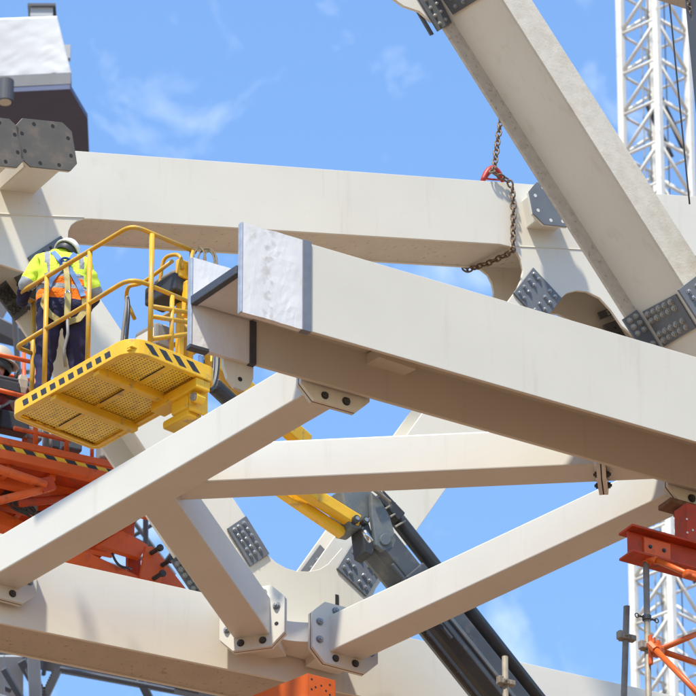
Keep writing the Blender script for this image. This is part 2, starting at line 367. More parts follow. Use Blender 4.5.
splice('splice_plate', [PL(13, 278, pw, nL), PL(35, 267, pw, nL), PL(57, 322, pw, nL), PL(31, 331, pw, nL)], (nL if nL.z < 0 else -nL), ld, .02, splice_dark, (.2, .5, .8), (.15, .35, .65, .85), r=.02, bm_=bolt_dk)
splice('splice_plate', [T(27, 258), T(60, 236.5), T(86, 274), T(53, 296)], -ND, ld, .025, splice_m, (.2, .4, .6, .8), (.1,), r=.012, bm_=bolt_dk)

def RR(y): return 438.7-(y-489)/1.56
rd = thing('truss_diagonal', T(440, 440, .28), 'cream H-section diagonal rising right behind the long wrapped girder', 'steel beam')
m0, m1, nR = diagonal(rd, (RR(606)-57, 576), (RR(606), 606), (RR(300)-57, 300), (RR(300), 326), .004, DT-.008, paint, paint, paint)
g4 = (.12, .36, .62, .86)
splice('splice_plate', [T(336, 569), T(356, 537), T(385.5, 565), T(365.5, 597)], -ND, rd, .022, splice_m, (.14, .34, .62, .84), (.14, .34, .66, .86), r=.021)
splice('splice_plate', [T(512.5, 293.5), T(532, 268), T(561, 299), T(541, 325)], -ND, rd, .022, splice_m, g4, (.12, .28, .66, .84), r=.02)
splice('splice_plate', [T(299, 572, DT-.036), T(319, 545, DT-.036), T(345, 572, DT-.036), T(325, 599, DT-.036)], -ND, rd, .02, splice_m, (.3, .6), (.2, .4), r=.021)
sd = thing('truss_diagonal', T(640, 400, .28), 'cream diagonal member under the top chord seen through the arched gusset', 'steel beam')
m0, m1, nS = diagonal(sd, (618, 312), (664, 286), (738, 492), (784, 466), .004, DT-.008, paint, paint, paint)
splice('splice_plate', [T(597, 313, DT-.07), T(624, 303, DT-.07), T(628, 309, DT-.07), T(600, 320, DT-.07)], -ND, sd, .02, splice_dark, (.3, .5, .7), (.3, .7), r=.012, bm_=bolt_cl)
splice('splice_plate', [T(602, 326, DT-.07), T(630, 314, DT-.07), T(650, 345, DT-.07), T(622, 357, DT-.07)], -ND, sd, .02, splice_dark, (.3, .5, .7), (.2, .4), r=.012, bm_=bolt_dk)

# stubs with bare octagonal end plates standing out of the top chord
def octagon(c, x, y, w, h, ch):
    hw, hh = w/2, h/2
    return [c+x*a+y*b for a, b in ((-hw, -hh+ch), (-hw+ch, -hh), (hw-ch, -hh), (hw, -hh+ch), (hw, hh-ch), (hw-ch, hh), (-hw+ch, hh), (-hw, hh-ch))]
tilt = math.radians(11); XH = (HD*math.cos(tilt)+ZU*math.sin(tilt)).normalized(); YH = (ZU*math.cos(tilt)-HD*math.sin(tilt)).normalized()
for cx, cy, lb in ((46.5, 144.5, 'square stub beam with a bare octagonal steel end plate, whole plate showing'), (-7, 141, 'square stub beam with a bare octagonal steel end plate, butted against its twin')):
    bp = -.62
    c = T(cx, cy, bp)
    st = thing('stub_beam', c+ND*.3-ZU*.2, lb, 'stub beam', 'stub beams on the top chord')
    mk('tube', *boxv(c+ND*.03-XH*.19-YH*.19, XH*.38, YH*.38, ND*.6), paint, st, bevel=.015)
    pl = mk('end_plate', *ext(octagon(c, XH, YH, .60, .50, .085), ND*.012), steel, st, bevel=.003, seg=1)
    mk('end_plate', *ext(octagon(c+ND*.012, XH, YH, .596, .496, .085), ND*.03), paint, st, bevel=.003, seg=1)
    for a, b in ((-.1, .2), (.1, .2), (-.1, -.2), (.1, -.2), (-.245, .09), (-.245, -.09), (.245, .09), (.245, -.09)):
        q = c+XH*a+YH*b-ND*.0015
        mk('bolt_hole', *ext([q+XH*(.02*math.cos(t*math.pi/5))+YH*(.02*math.sin(t*math.pi/5)) for t in range(10)], ND*.012), gap_m, pl)

# plate on the far stub beside the chain
c = T(552, 204.5, -.26)
st = thing('stub_beam', c+ND*.2-ZU*.2, 'stub plate with chamfered grey steel face between chain and inclined girder', 'stub beam')
mk('tube', *boxv(c+ND*.04-XH*.16-YH*.15, XH*.34, YH*.3, ND*.29), paint, st, bevel=.012)
pl = mk('end_plate', *ext(octagon(c, XH, YH, .50, .46, .11), ND*.012), splice_m, st, bevel=.003, seg=1)
mk('end_plate', *ext(octagon(c+ND*.012, XH, YH, .495, .455, .11), ND*.03), paint, st, bevel=.003, seg=1)
for a, b in ((-.18, .08), (-.18, -.08), (-.05, -.175), (.09, -.175), (-.07, .175)):
    q = c+XH*a+YH*b-ND*.0015
    mk('bolt_hole', *ext([q+XH*(.019*math.cos(t*math.pi/5))+YH*(.019*math.sin(t*math.pi/5)) for t in range(10)], ND*.012), card, pl)

# ------------------------------------------------------------------ long wrapped girder (H section, flanges upright)
GA0 = 23.485; GAR = 23.425; GB0, GB1 = -5.55, -4.78; GZ0, GZ1 = 27.52, 28.355; GM = (GZ0+GZ1)/2+.01; GL = 11.0
ga = thing('wrapped_girder', SA(GA0+4, (GB0+GB1)/2, GZ0), 'long pale H-section girder with white plastic wrapping on its cut end', 'steel beam')
def gbox(a0, a1, b0, b1, z0, z1): return boxv(SA(a0, b0, z0), HD*(a1-a0), ND*(b1-b0), ZU*(z1-z0))
mk('flange', *gbox(GA0, GA0+GL, GB0, GB0+.035, GZ0, GZ1), paint_grey, ga, bevel=.004)
mk('flange', *gbox(GAR, GA0+GL, GB1-.035, GB1, GZ0, GZ1), paint_grey, ga, bevel=.004)
mk('web', *gbox(GA0, GA0+GL, GB0+.035, GB1-.035, GM-.014, GM+.014), paint_grey, ga)
q = [ZP(354.6, 371, GZ0+.30), ZP(379, 357, GZ0+.30), ZP(416, 369.5, GZ0+.30), ZP(391, 383, GZ0+.30)]
mk('gusset_plate', *ext(q, ZU*.10), paint_grey, ga, bevel=.003)
def sheet(name, a0, a1, b0, b1, z0, z1, m, amp=.007, na=14, nz_=14, seed=0):
    """crumpled closed sleeve round a plate"""
    vs_, fs = [], []
    per = []
    K = nz_
    for k in range(K+1): per.append((b0, z0+(z1-z0)*k/K))
    for k in range(K+1): per.append((b1, z1-(z1-z0)*k/K))
    n = len(per)
    for i in range(na+1):
        a = a0+(a1-a0)*i/na
        for (b, z) in per:
            s = noise.noise(V((a*5+seed, z*2.5, b*3)))*amp + noise.noise(V((a*13+z*6+seed, z*5, b)))*amp*.5 + max(0, noise.noise(V((a*3+z*4+seed, z*1.5-a*2, 5))))*amp*1.6
            s *= min(1, 4*min(i, na-i)/na+.15)
            vs_.append(SA(a, b+(-abs(s) if b == b0 else abs(s)), z + (noise.noise(V((a*9+seed, 3, z)))*.006 if z in (z0, z1) else 0)))
    for i in range(na):
        for j in range(n): k = (j+1) % n; fs.append((i*n+j, i*n+k, (i+1)*n+k, (i+1)*n+j))
    fs.append(tuple(range(n)))
    fs.append(tuple(range(na*n, na*n+n)))
    return mk(name, vs_, fs, m, ga, smooth=False)
A1 = T(303, 300, GB0).dot(HD); A2 = T(310.5, 300, GB0).dot(HD)
e = .008
w1 = sheet('plastic_wrap', GA0-.015, A1, GB0-e, GB0+.035+e, GZ0-e, GZ1+e, wrap_f, .007)
add_smudge(wrap_f, tuple(HD), T(268, 290, GB0).dot(HD)-ROOT[ga.name].dot(HD), .085)
mk('tape', *gbox(A1-.012, A2, GB0-.018, GB0+.052, GZ0-.018, GZ1+.012), tape_g, ga, bevel=.004)
mk('tape', *gbox(GA0-.02, GA0+.0, GB0-.014, GB0+.048, GZ0-.012, GZ1+.014), tape_s, ga, bevel=.01)
A3 = T(250, 345, GB1-.035).dot(HD); A4 = T(255.5, 345, GB1-.035).dot(HD)
w2 = sheet('plastic_wrap', GAR-.015, A3, GB1-.035-e, GB1+e, GZ0-e, GZ1+e, wrap, .006, seed=9)
mk('tape', *gbox(A3-.01, A4, GB1-.055, GB1+.016, GZ0-.016, GM-.03), tape_k, ga, bevel=.004)
mk('tape', *gbox(A3-.01, A4, GB1-.055, GB1+.016, GM+.03, GZ1+.012), tape_k, ga, bevel=.004)
mk('tape', *gbox(GAR-.02, GAR+.002, GB1-.049, GB1+.016, GZ0-.012, GZ1+.012), tape_s, ga, bevel=.01)
mk('tape', *gbox(GAR-.026, GAR+.16, GB1-.052, GB1+.02, GZ0-.022, GZ0+.012), tape_k, ga, bevel=.004)
w3v, w3f = [], []
for i in range(11):
    for j in range(11):
        a = GAR-.0+(A3-GAR)*i/10+(GA0-GAR)*(1-j/10)*(1-i/10); b = GB0+.05+(GB1-GB0-.11)*j/10
        w3v.append(SA(a, b, GM-.028-.012*abs(noise.noise(V((a*6, b*5, 2))))))
for i in range(10):
    for j in range(10): w3f.append((i*11+j, (i+1)*11+j, (i+1)*11+j+1, i*11+j+1))
nv = len(w3v); w3v += [p+ZU*.05 for p in w3v]; w3f += [tuple(k+nv for k in f[::-1]) for f in w3f]
mk('plastic_wrap', w3v, w3f, wrap, ga)
tw = boxv(SA(GA0-.03, GB0+.052, GM-.05), HD*.06, SA(GAR-.03, GB1-.054, GM-.05)-SA(GA0-.03, GB0+.052, GM-.05), ZU*.084)
mk('tape', *tw, tape_k, ga, bevel=.008)
# lifting lug under the rear flange
lc = T(237, 372, GB1-.0)
lug = [lc+HD*x+ZU*z for x, z in ((-.13, .2), (.16, .2), (.16, -.02), (.13, -.1), (.06, -.16), (-.02, -.15), (-.09, -.08), (-.13, .03))]
lg = mk('lifting_lug', *ext(lug, ND*.04), paint_grey, ga, bevel=.004)
mk('bolt_hole', *ext([lc+HD*(.03+.022*math.cos(t*.628))+ZU*(-.06+.022*math.sin(t*.628))-ND*.0015 for t in range(10)], ND*.01), gap_m, ga)

# ------------------------------------------------------------------ horizontal bracing
def brace(name, p0, p1, w, h, c0, c1, label, zoff=0.0, m=paint_brace, ends=(0, 1)):
    """p0->p1: lower edge of the face towards the camera; c0,c1: cutting planes (point, normal)"""
    d = (p1-p0).normalized(); s = V((-d.y, d.x, 0)).normalized()
    if s.y < 0: s = -s
    o = thing(name, (p0+p1)/2+s*w/2, label, 'steel brace', 'horizontal braces between girder and truss')
    base = [p0+ZU*zoff, p0+s*w+ZU*zoff, p0+s*w+ZU*(h+zoff), p0+ZU*(h+zoff)]
    rings = []
    for (cp, cn) in (c0, c1):
        rings.append([q+d*((cp-q).dot(cn)/d.dot(cn)) for q in base])
    mk('tube', *loft(rings), m, o, bevel=.016, seg=3)
    cen = [sum(r, V())/4 for r in rings]
    for k, (rg, c) in enumerate(zip(rings, cen)):
        if k not in ends: continue
        dv = d*(.022 if k == 0 else -.022)
        mk('weld_bead', *loft([[c+(q-c)*1.075 for q in rg], [c+(q-c)*1.05+dv*.5 for q in rg], [c+(q-c)*1.002+dv for q in rg]], cap=False), m, o, bevel=.01)
    return o, d, s, cen
def plates(o, c, x, nrm, w=.70, h=.62, ch=.13, dz=0.0, miss=(), both=True, only=None):
    """a pair of octagonal flange plates; nrm points back along the brace"""
    y = ZU
    for k, off in enumerate((0, -.045)):
        pts = octagon(c+nrm*off+y*dz, x, y, w, h, ch)
        p = mk('end_plate', *ext(pts, nrm*.035), paint_brace if k == 0 else paint, o, bevel=.003, seg=1)
        if k == 0: face = p
    mk('gap_shade', *ext(octagon(c-nrm*.011+y*dz, x, y, w-.004, h-.004, ch), nrm*.012), gap_m, o)  # dark sheet filling the open gap between plates, standing in for its shade
    i = 0
    for a, b in ((-.105, -1), (.105, -1), (-.105, 1), (.105, 1), (-1, .09), (-1, -.09), (1, .09), (1, -.09)):
        ax = a*(w/2-.075) if abs(a) == 1 else a
        bz = b*(h/2-.07) if abs(b) == 1 else b
        q = c+x*ax+y*(bz+dz)+nrm*.035
        if i not in miss: bolt(q, nrm, face, .029, bolt_m if i > 1 else bolt_dk)
        else: mk('bolt_hole', *ext([q+x*(.02*math.cos(t*.628))+y*(.02*math.sin(t*.628))+nrm*.0015 for t in range(10)], nrm*-.01), gap_m, face)
        if both: bolt(q-nrm*.08, -nrm, face, .029, bolt_dk)
        i += 1
def stub(o, c, x, nrm, length, w=.36, h=.34): mk('stub', *boxv(c-x*w/2-ZU*h/2-nrm*.046, x*w, ZU*h, -nrm*length), paint, o, bevel=.012)

BW, BH = .345, .375
# D : bottom chord (left) to girder
bA = -4.70
Dp0, Dp1 = T(0, 572, -.35), ZP(303, 395, ZB)
D, dd, dsd, cen = brace('steel_brace', Dp0, Dp1, BW, BH, (SA(0, -.10, 0), ND), (SA(0, bA, 0), ND), 'white square tube brace rising right from bottom chord to wrapped girder end')
plates(D, cen[1]+HD*.06, HD, ND, w=.68, h=.60, dz=.02); stub(D, cen[1]+ZU*.10, HD, ND, .03, h=.2)
plates(D, cen[0], HD, -ND, w=.70, h=.64); stub(D, cen[0], HD, -ND, .045)
# F : bottom chord node to girder, right
Fp0, Fp1 = ZP(326.5, 653.5, ZB), ZP(663.5, 496.6, ZB)
Fb, fd, fs_, cen = brace('steel_brace', Fp0, Fp1, BW, BH, (SA(0, -.42, 0), ND), (SA(0, bA, 0), ND), 'white square tube brace rising right from U gusset node across the dark boom', zoff=.004)
plates(Fb, cen[1]+HD*.12, HD, ND, h=.60, dz=.02); stub(Fb, cen[1]+ZU*.10, HD, ND, .03, h=.2)
plates(Fb, cen[0], HD, -ND); stub(Fb, cen[0], HD, -ND, .34)
# E : from D to girder
Ep0, Ep1 = ZP(210, 482.3, ZB+.09), ZP(594, 465.1, ZB+.09)
ed = (Ep1-Ep0).normalized(); ex = V((ed.y, -ed.x, 0))
Eb, ed, es, cen = brace('steel_brace', Ep0, Ep1, .335, BH, (Dp0+dsd*.2, dsd), (Ep1+ed*.02, ed), 'white square tube brace running level from the crossing to the girder underside', zoff=.006, ends=(1,))
plates(Eb, cen[1]+ed*.035+es*.05, ex, -ed, h=.60, w=.50, ch=.1)
st0 = cen[1]+ed*.081
base_e = [st0+ex*p_+ZU*q_ for p_, q_ in ((-.165, -.185), (.165, -.185), (.165, .185), (-.165, .185))]
fl = SA(0, GB1-.012, 0)                         # the stub ends inside the girder's rear flange
mk('stub', *loft([base_e, [p_+ed*max(.02, (fl-p_).dot(ND)/ed.dot(ND)) for p_ in base_e]]), paint, Eb, bevel=.008)
# G : from D to the node
Gp0, Gp1 = ZP(176, 501, ZB), ZP(271, 636.5, ZB)
gd = (Gp1-Gp0).normalized()
gs = V((-gd.y, gd.x, 0))
Gq0, Gq1 = Gp0, Gp1
Gb, gd, gs2, cen = brace('steel_brace', Gq0, Gq1, .345, BH, (Dp0+dsd*.2, dsd), (Gp1, gd), 'short white brace with grey shaded side dropping from the crossing to the node', zoff=.008, ends=(1,))
gx = V((gd.y, -gd.x, 0))
plates(Gb, cen[1], gx, -gd, w=.62, h=.62, miss=(7,)); stub(Gb, cen[1], gx, -gd, .45, w=.34)
# joint stiffening plate between the two stubs at the node
nd_z = ZB+.10
poly = [ZP(258, 652, nd_z)-ND*.0, SA(T(300, 640).dot(HD)-.35, -.02, nd_z), SA(T(330, 640).dot(HD)+.35, -.02, nd_z), ZP(330, 662, nd_z)]
qa, qb = ZP(268, 634, nd_z), ZP(309, 642, nd_z)
qa2 = SA(qa.dot(HD)-.2, -.02, nd_z); qb2 = SA(qb.dot(HD)+.3, -.02, nd_z)
mid = [(qa*(1-t)+qb*t) + ND*(.05*math.sin(math.pi*t)) for t in [k/10 for k in range(11)]]
mk('node_plate', *ext([qa2]+mid+[qb2], ZU*.2), paint, hb, bevel=.004)

# ------------------------------------------------------------------ inclined girder, upper right
CB, CD = -2.5, .93
def CL(y): return 493.8+y/1.581
def CR(y): return 541.6+y/1.565
cg = thing('inclined_girder', T(620, 360, CB+.4), 'heavy mottled H-section girder leaning left in front of the top chord', 'steel beam')
mottled_r = mat('paint_speckled', (.50, .445, .37), .65, var=.09, vscale=12, bump=.25, bscale=50, dirt=(.30, .24, .18), dscale=26, dlo=.56, dhi=.68)
m0, m1, nC = diagonal(cg, (CL(-60), -75), (CR(-60), -45), (CL(420), 405), (CR(420), 435), CB, CD, mottled, paint, mottled_r, .035)
nCd = nC if nC.z < 0 else -nC
pw = m0+nCd*.012
splice('splice_plate', [T(677, 290.5, CB), T(700, 273, CB), T(722, 306, CB), T(698, 323, CB)], -ND, cg, .025, splice_m, (.25, .6, .85), (.22, .42, .72, .9), r=.025)
def onw(x, y): return PL(x, y, pw, nC)
splice('splice_plate', [onw(643.5, 311), onw(676.5, 293.5), onw(697, 327), onw(665, 346)], nCd, cg, .022, splice_m, (.1, .27, .44, .61, .8), (.12, .3, .68, .86), r=.026, bm_=bolt_cl)
rb = CB+CD-.036
splice('splice_plate', [T(621.5, 320, rb), T(635.5, 310.5, rb), T(664, 356, rb), T(650, 365, rb)], -ND, cg, .022, splice_m, (.28, .72), (.1, .24, .38, .7, .84), r=.026, bm_=bolt_cl)
splice('splice_plate', [T(408, -16, rb), T(424, -27, rb), T(451, 23, rb), T(437, 32, rb)], -ND, cg, .022, splice_dark, (.3, .72), (.42, .58, .74, .9), r=.016, bm_=bolt_cl)
splice('splice_plate', [onw(430, -22), onw(466, -44), onw(490, -8), onw(454, 14)], nCd, cg, .022, splice_dark, (.18, .4, .62, .84), (.45, .65, .87), r=.02)
mk('splice_plate', *ext([T(417, 11, rb+.05), T(420, 10, rb+.05), T(434, 34, rb+.05), T(431, 35, rb+.05)], ND*.02), splice_dark, cg)
mk('gusset_plate', *ext([T(384, -8, rb), T(432, -8, rb), T(432, 22, rb), T(420, 11.5, rb), T(404, 6, rb)], ND*.034), paint, cg, bevel=.004)

# ------------------------------------------------------------------ chains and hook
def link_mesh(L=.063, Wd=.046, r=.0065):
    path = []
    n = 7; rad = Wd/2-r; half = L/2-Wd/2
    for k in range(n): a = math.pi*k/(n-1); path.append(V((rad*math.cos(a), half+rad*math.sin(a), 0)))
    for k in range(n): a = math.pi+math.pi*k/(n-1); path.append(V((rad*math.cos(a), -half+rad*math.sin(a), 0)))
    rings = []
    N = len(path)
    for i, p in enumerate(path):
        d = (path[(i+1) % N]-path[i-1]).normalized(); x = V((-d.y, d.x, 0))
        rings.append([p+x*(r*math.cos(t*math.pi/3))+ZU*(r*math.sin(t*math.pi/3)) for t in range(6)])
    vs_, fs = loft(rings+[rings[0]], cap=False)
    me = bpy.data.meshes.new('link'); me.from_pydata([tuple(v) for v in vs_], [], fs); me.update()
    for p in me.polygons: p.use_smooth = True
    me.materials.append(chain_m); return me
LINK = link_mesh()
def chain(label, path, pitch=.041, scale=1.0):
    o = thing('chain', path[-1], label, 'chain')
    seg = 0; acc = 0.0; i = 0
    pts = []; pos = path[0].copy()
    total = sum((path[k+1]-path[k]).length for k in range(len(path)-1)); n = int(total/(pitch*scale))
    def at(s):
        for k in range(len(path)-1):
            l = (path[k+1]-path[k]).length
            if s <= l: return path[k]+(path[k+1]-path[k])*(s/l), (path[k+1]-path[k]).normalized()
            s -= l
        return path[-1].copy(), (path[-1]-path[-2]).normalized()
    for i in range(n):
        p, d = at((i+.5)*pitch*scale)
        z0 = FW-d*FW.dot(d); z0.normalize(); x0 = d.cross(z0)
        M = Matrix((x0, d, z0)).transposed().to_4x4()
        l = bpy.data.objects.new('link', LINK); COL.objects.link(l); l.parent = o
        l.matrix_local = Matrix.Translation(p-ROOT[o.name]) @ M @ Matrix.Rotation((math.pi/2 if i % 2 else 0)+.5+random.uniform(-.25, .25), 4, 'Y') @ Matrix.Scale(scale, 4)
    return o
cb = -.05
c1 = [T(502, 112, .12), T(498, 138, .1), T(494.5, 166, .05), T(492, 172, cb), T(502, 177.5, cb), T(509, 181, cb), T(512.5, 189, cb), T(513.5, 210, cb), T(513, 230, cb), T(513.2, 249.5, cb), T(509, 253.5, .05), T(490, 262.5, .3), T(467, 270.5, DT+.02), T(462, 268, DT+.06)]
chain('rusty lifting chain slung round the top chord and through the red hook', c1, scale=1.5)
hk = [T(482.5, 181, .06), T(484.5, 174, .05), T(488.5, 168.5, .05), T(494, 167, .05), T(499.5, 170, .05), T(502.5, 176, .05), T(503.5, 182, .06)]
hp = bez(hk[0], hk[2]-V((.0, 0, .0)), hk[3]+ZU*.06, hk[6], 16)
rr = [.034-.014*abs(1-2*k/16)**2+.004 for k in range(17)]
ho = thing('chain_hook', T(493, 181, .06), 'small red choker hook sitting on the upper edge of the top chord', 'hook')
mk('hook_body', *tubev(hp, .02, 10, rr=rr), red_m, ho, smooth=True)
mk('latch', *tubev([T(484, 178.5, .05), T(493, 179.5, .05), T(503, 180, .05)], .011, 8), red_m, ho, smooth=True)

# dark hoist post, cable and beam corner at the upper right
ps = thing('hoist_post', T(694, 60, -3), 'dark steel post leaning at the upper right beside a rusty chain', 'post')
q = [T(682.5, -14, -3), T(720, -14, -3), T(740, 62, -3), T(690.5, 62, -3)]
q2 = [T(696, -24, -3), T(740, -24, -3), T(775, 250, -3), T(723, 250, -3)]
mk('post_body', *ext(q2, ND*.22), fargrey, ps, bevel=.01)
chain('short rusty chain hanging on the dark hoist post', [T(685, -8, -2.86), T(689, 6, -2.86), T(692.5, 18, -2.86), T(696, 32, -2.86), T(699, 50, -2.86)], scale=1.0)
cbm = thing('overhead_beam', T(670, 4, -2.4), 'tan underside corner of a beam above the lattice mast', 'steel beam')
mk('bottom_plate', *ext([T(672, -21, -2.4), T(682, -18, -2.4), T(710, -9, -2.4), T(735, -4, -2.4), T(735, -44, -2.4), T(672, -44, -2.4)], ND*.4), speck, cbm, bevel=.004)
pcb = [T(668+.10*(y+12)+.0000*y*y, y, -.9) for y in range(-12, 216, 12)]
put(mk('steel_cable', *tubev(pcb, .0085, 8), cable_m, smooth=True), 'thin black steel cable hanging in front of the white lattice mast', 'cable')

# ------------------------------------------------------------------ white lattice mast (crane)
MD = 108.0
def mast(name, xpix, d, half, rot, z0, z1, label, panel=.80, leg=.12, brr=.033, dark=True):
    c0 = P(xpix, 348, d); c = V((c0.x, c0.y, 0))
    o = thing(name, V((c.x, c.y, 0)), label, 'crane mast')
    C = []
    for k in range(4):
        a = rot+k*math.pi/2; C.append(c+V((math.cos(a)*half, math.sin(a)*half, 0)))
    for q in C:
        x = V((math.cos(rot+math.pi/4), math.sin(rot+math.pi/4), 0)); y = V((-x.y, x.x, 0))
        mk('leg', *boxv(q-x*leg/2-y*leg/2, x*leg, y*leg, ZU*z1), cranew, o, bevel=.02)
    n = int((z1-z0)/panel)
    for k in range(n):
        z = z0+k*panel
        for f in range(4):
            a, b = C[f], C[(f+1) % 4]
            mk('strut', *tubev([a+ZU*z, b+ZU*z], brr*.8, 6), cranew, o, smooth=True)
            if f % 2: a, b = b, a
            mk('brace', *tubev([a+ZU*(z+panel*.96), b+ZU*(z+.03)], brr, 6), cranew, o, smooth=True)
            mk('gusset', *cbox(a+(b-a)*.12+ZU*(z+panel*.95), (b-a)*.16, (b-a).cross(ZU).normalized()*.02, ZU*.12), cranew, o)
    return o, C, c
mcp = P(652, 348, MD); zlo, zhi = PL(652, 760, mcp, V((0, -1, 0))).z, PL(652, -90, mcp, V((0, -1, 0))).z
mo, MC, mc = mast('lattice_mast', 662, MD, .57, -math.pi/2+.03, zlo, zhi, 'white lattice crane mast behind the inclined girder')
mx_ = (MC[1]-MC[0]).normalized(); my_ = (MC[3]-MC[0]).normalized()
for (x, y) in ((668, 132), (676, 565)):
    p = PL(x, y, mc, V((0, -1, 0)))
    for s in (-.2, .1): mk('ladder_rail', *tubev([V((mc.x, mc.y, p.z))+mx_*(.5)+my_*s-ZU*.25, V((mc.x, mc.y, p.z))-mx_*.1+my_*s+ZU*.55], .05, 8), fargrey, mo)
for dx_ in (-.12, .1, .22): mk('cable', *tubev([V((mc.x+dx_, mc.y-.1, zlo)), V((mc.x+dx_*.8, mc.y-.1, zhi))], .012, 6), farsteel, mo)
lad = [V((mc.x-.2, mc.y+.2, zlo)), V((mc.x-.2, mc.y+.2, zhi))]
mk('ladder', *join(tubev(lad, .015, 6), tubev([q+mx_*.3 for q in lad], .015, 6)), farsteel2, mo)

# ------------------------------------------------------------------ wrapped block, upper left
wd_ = 92.0
zb2 = P(70, 88, wd_).z
wbk = thing('wrapped_block', V((P(20, 100, wd_).x, P(20, 100, wd_).y, zb2)), 'dark roof block with white sheeting tied over its top, behind the stub beams', 'roof block')
plan = [ZP(-90, 97, zb2), ZP(70, 89, zb2), ZP(87.5, 119, zb2), ZP(89.5, 165, zb2), ZP(-90, 175, zb2)]
mk('soffit', *ext(plan, ZU*.08), mat('soffit_slate', (.065, .085, .17), .5, var=.06), wbk)
f0, f1 = ZP(8, 92.5, zb2), ZP(70, 89.5, zb2)
ins = [p*1.0 for p in plan]
mk('fascia', *boxv(ZP(-60, 95.2, zb2)+ZU*.082, ZP(70.5, 88.8, zb2)-ZP(-60, 95.2, zb2), V((0, .3, 0)), ZU*.19), farsteel, wbk)
zt0 = zb2+.27
b0, b1 = ZP(-90, 84, zt0)-V((0, .06, 0)), ZP(71.5, 75.5, zt0)-V((0, .06, 0))
t0, t1 = P(-90, 22, wd_+.45), P(57, 16, wd_+.45)
tv, tf = [], []
NU, NVv = 60, 34
for side in range(2):
    for i in range(NU+1):
        for j in range(NVv+1):
            u, w = i/NU, j/NVv
            p = (b0*(1-u)+b1*u)*(1-w)+(t0*(1-u)+t1*u)*w
            if side: p = p + V((-.1*u, 2.4, -.02))
            else:
                a = abs(noise.noise(V((u*6+w*2.5, w*.6-u*1, 1))))*.012+abs(noise.noise(V((u*7-w*5, w*3+u*1.5, 4))))*.012
                p = p + V((0, -a*(1-.6*w), .04*noise.noise(V((u*14, 2, 0)))*(1-w)**3))
            tv.append(p)
m_ = (NU+1)*(NVv+1)
idx = lambda s_, i, j: s_*m_+i*(NVv+1)+j
for i in range(NU):
    for j in range(NVv):
        tf.append((idx(0, i, j), idx(0, i+1, j), idx(0, i+1, j+1), idx(0, i, j+1)))
        tf.append((idx(1, i, j), idx(1, i, j+1), idx(1, i+1, j+1), idx(1, i+1, j)))
    tf.append((idx(0, i, NVv), idx(0, i+1, NVv), idx(1, i+1, NVv), idx(1, i, NVv)))
for j in range(NVv): tf.append((idx(0, NU, j), idx(1, NU, j), idx(1, NU, j+1), idx(0, NU, j+1)))
mk('sheeting', tv, tf, tarp, wbk, smooth=True)
vb = P(42, 17, wd_+.9)
vt = mk('vent', *cbox(vb, V((.32, 0, 0)), V((0, .3, 0)), ZU*.14), farsteel2, wbk)
mk('vent_cap', *cbox(vb+ZU*.09, V((.40, 0, 0)), V((0, .4, 0)), ZU*.04), fargrey, vt)
pc = P(5, 102, wd_-.6)
lp = mk('downlight', *tubev([pc, pc+ZU*.34], .12, 20), fargrey, wbk, smooth=False)
mk('lens', *tubev([pc-ZU*.012, pc+ZU*.03], .09, 16), card, lp)
mk('bracket', *cbox(P(67, 53, wd_+1.2), V((.1, 0, 0)), V((0, .1, 0)), ZU*.22), farsteel2, wbk)

# ------------------------------------------------------------------ far steel frame, lower left
ff = thing('background_steelwork', P(60, 700, 84), 'dark distant steel framing with zigzag stair edges below the bottom chord', 'steelwork')
def barp(name, a, b, wpx, d, m, parent, depth=.25, d2=None):
    p, q = P(*a, d), P(*b, d2 or d); ax = (q-p).normalized(); s = ax.cross(FW).normalized(); w = wpx/FPX*d
    mk(name, *boxv(p-s*w/2, q-p, s*w, ax.cross(s).normalized()*depth), m, parent, bevel=.01, seg=1)
for a, b, w, m in (((-10, 398), (60, 414), 13, fargrey), ((50, 428), (115, 446), 10, fargrey), ((26, 380), (34, 440), 6, fargrey), ((-10, 335), (40, 348), 10, fargrey), ((-10, 365), (30, 372), 5, farsteel), ((14, 300), (22, 420), 5, farsteel), ((40, 350), (60, 440), 5, farsteel), ((60, 500), (110, 512), 8, fargrey), ((30, 520), (100, 545), 6, fargrey), ((20, 545), (100, 530), 4, farsteel), ((155, 575), (178, 545), 4, fargrey), ((100, 580), (190, 600), 7, fargrey), ((60, 668), (175, 690), 4, fargrey), ((4, 668), (30, 712), 6, fargrey), ((-20, 652), (230, 698), 11, farsteel), ((-20, 640), (200, 690), 7, fargrey), ((14, 655), (14, 720), 19, farsteel2), ((-6, 655), (-6, 720), 22, farsteel2), ((22, 660), (52, 712), 9, fargrey),
                   ((140, 678), (158, 715), 8, fargrey), ((34, 655), (36, 700), 12, farsteel2), ((-10, 680), (12, 690), 5, fargrey), ((46, 655), (44, 675), 4, fargrey),
                   ((-20, 690), (60, 715), 5, farsteel), ((80, 560), (160, 583), 12, fargrey), ((90, 545), (160, 552), 6, farsteel), ((118, 530), (152, 548), 4, fargrey), ((118, 545), (160, 520), 4, fargrey), ((146, 515), (146, 575), 5, fargrey),
                   ((133, 520), (175, 575), 4, farsteel), ((-10, 320), (30, 340), 14, farsteel), ((-10, 300), (8, 310), 20, farsteel2), ((-8, 500), (40, 530), 8, farsteel), ((-5, 530), (20, 545), 9, farsteel2), ((20, 505), (30, 545), 6, fargrey), ((128, 555), (165, 562), 5, farsteel)):
    barp('beam', a, b, w, 84+random.uniform(-2, 3), m, ff)
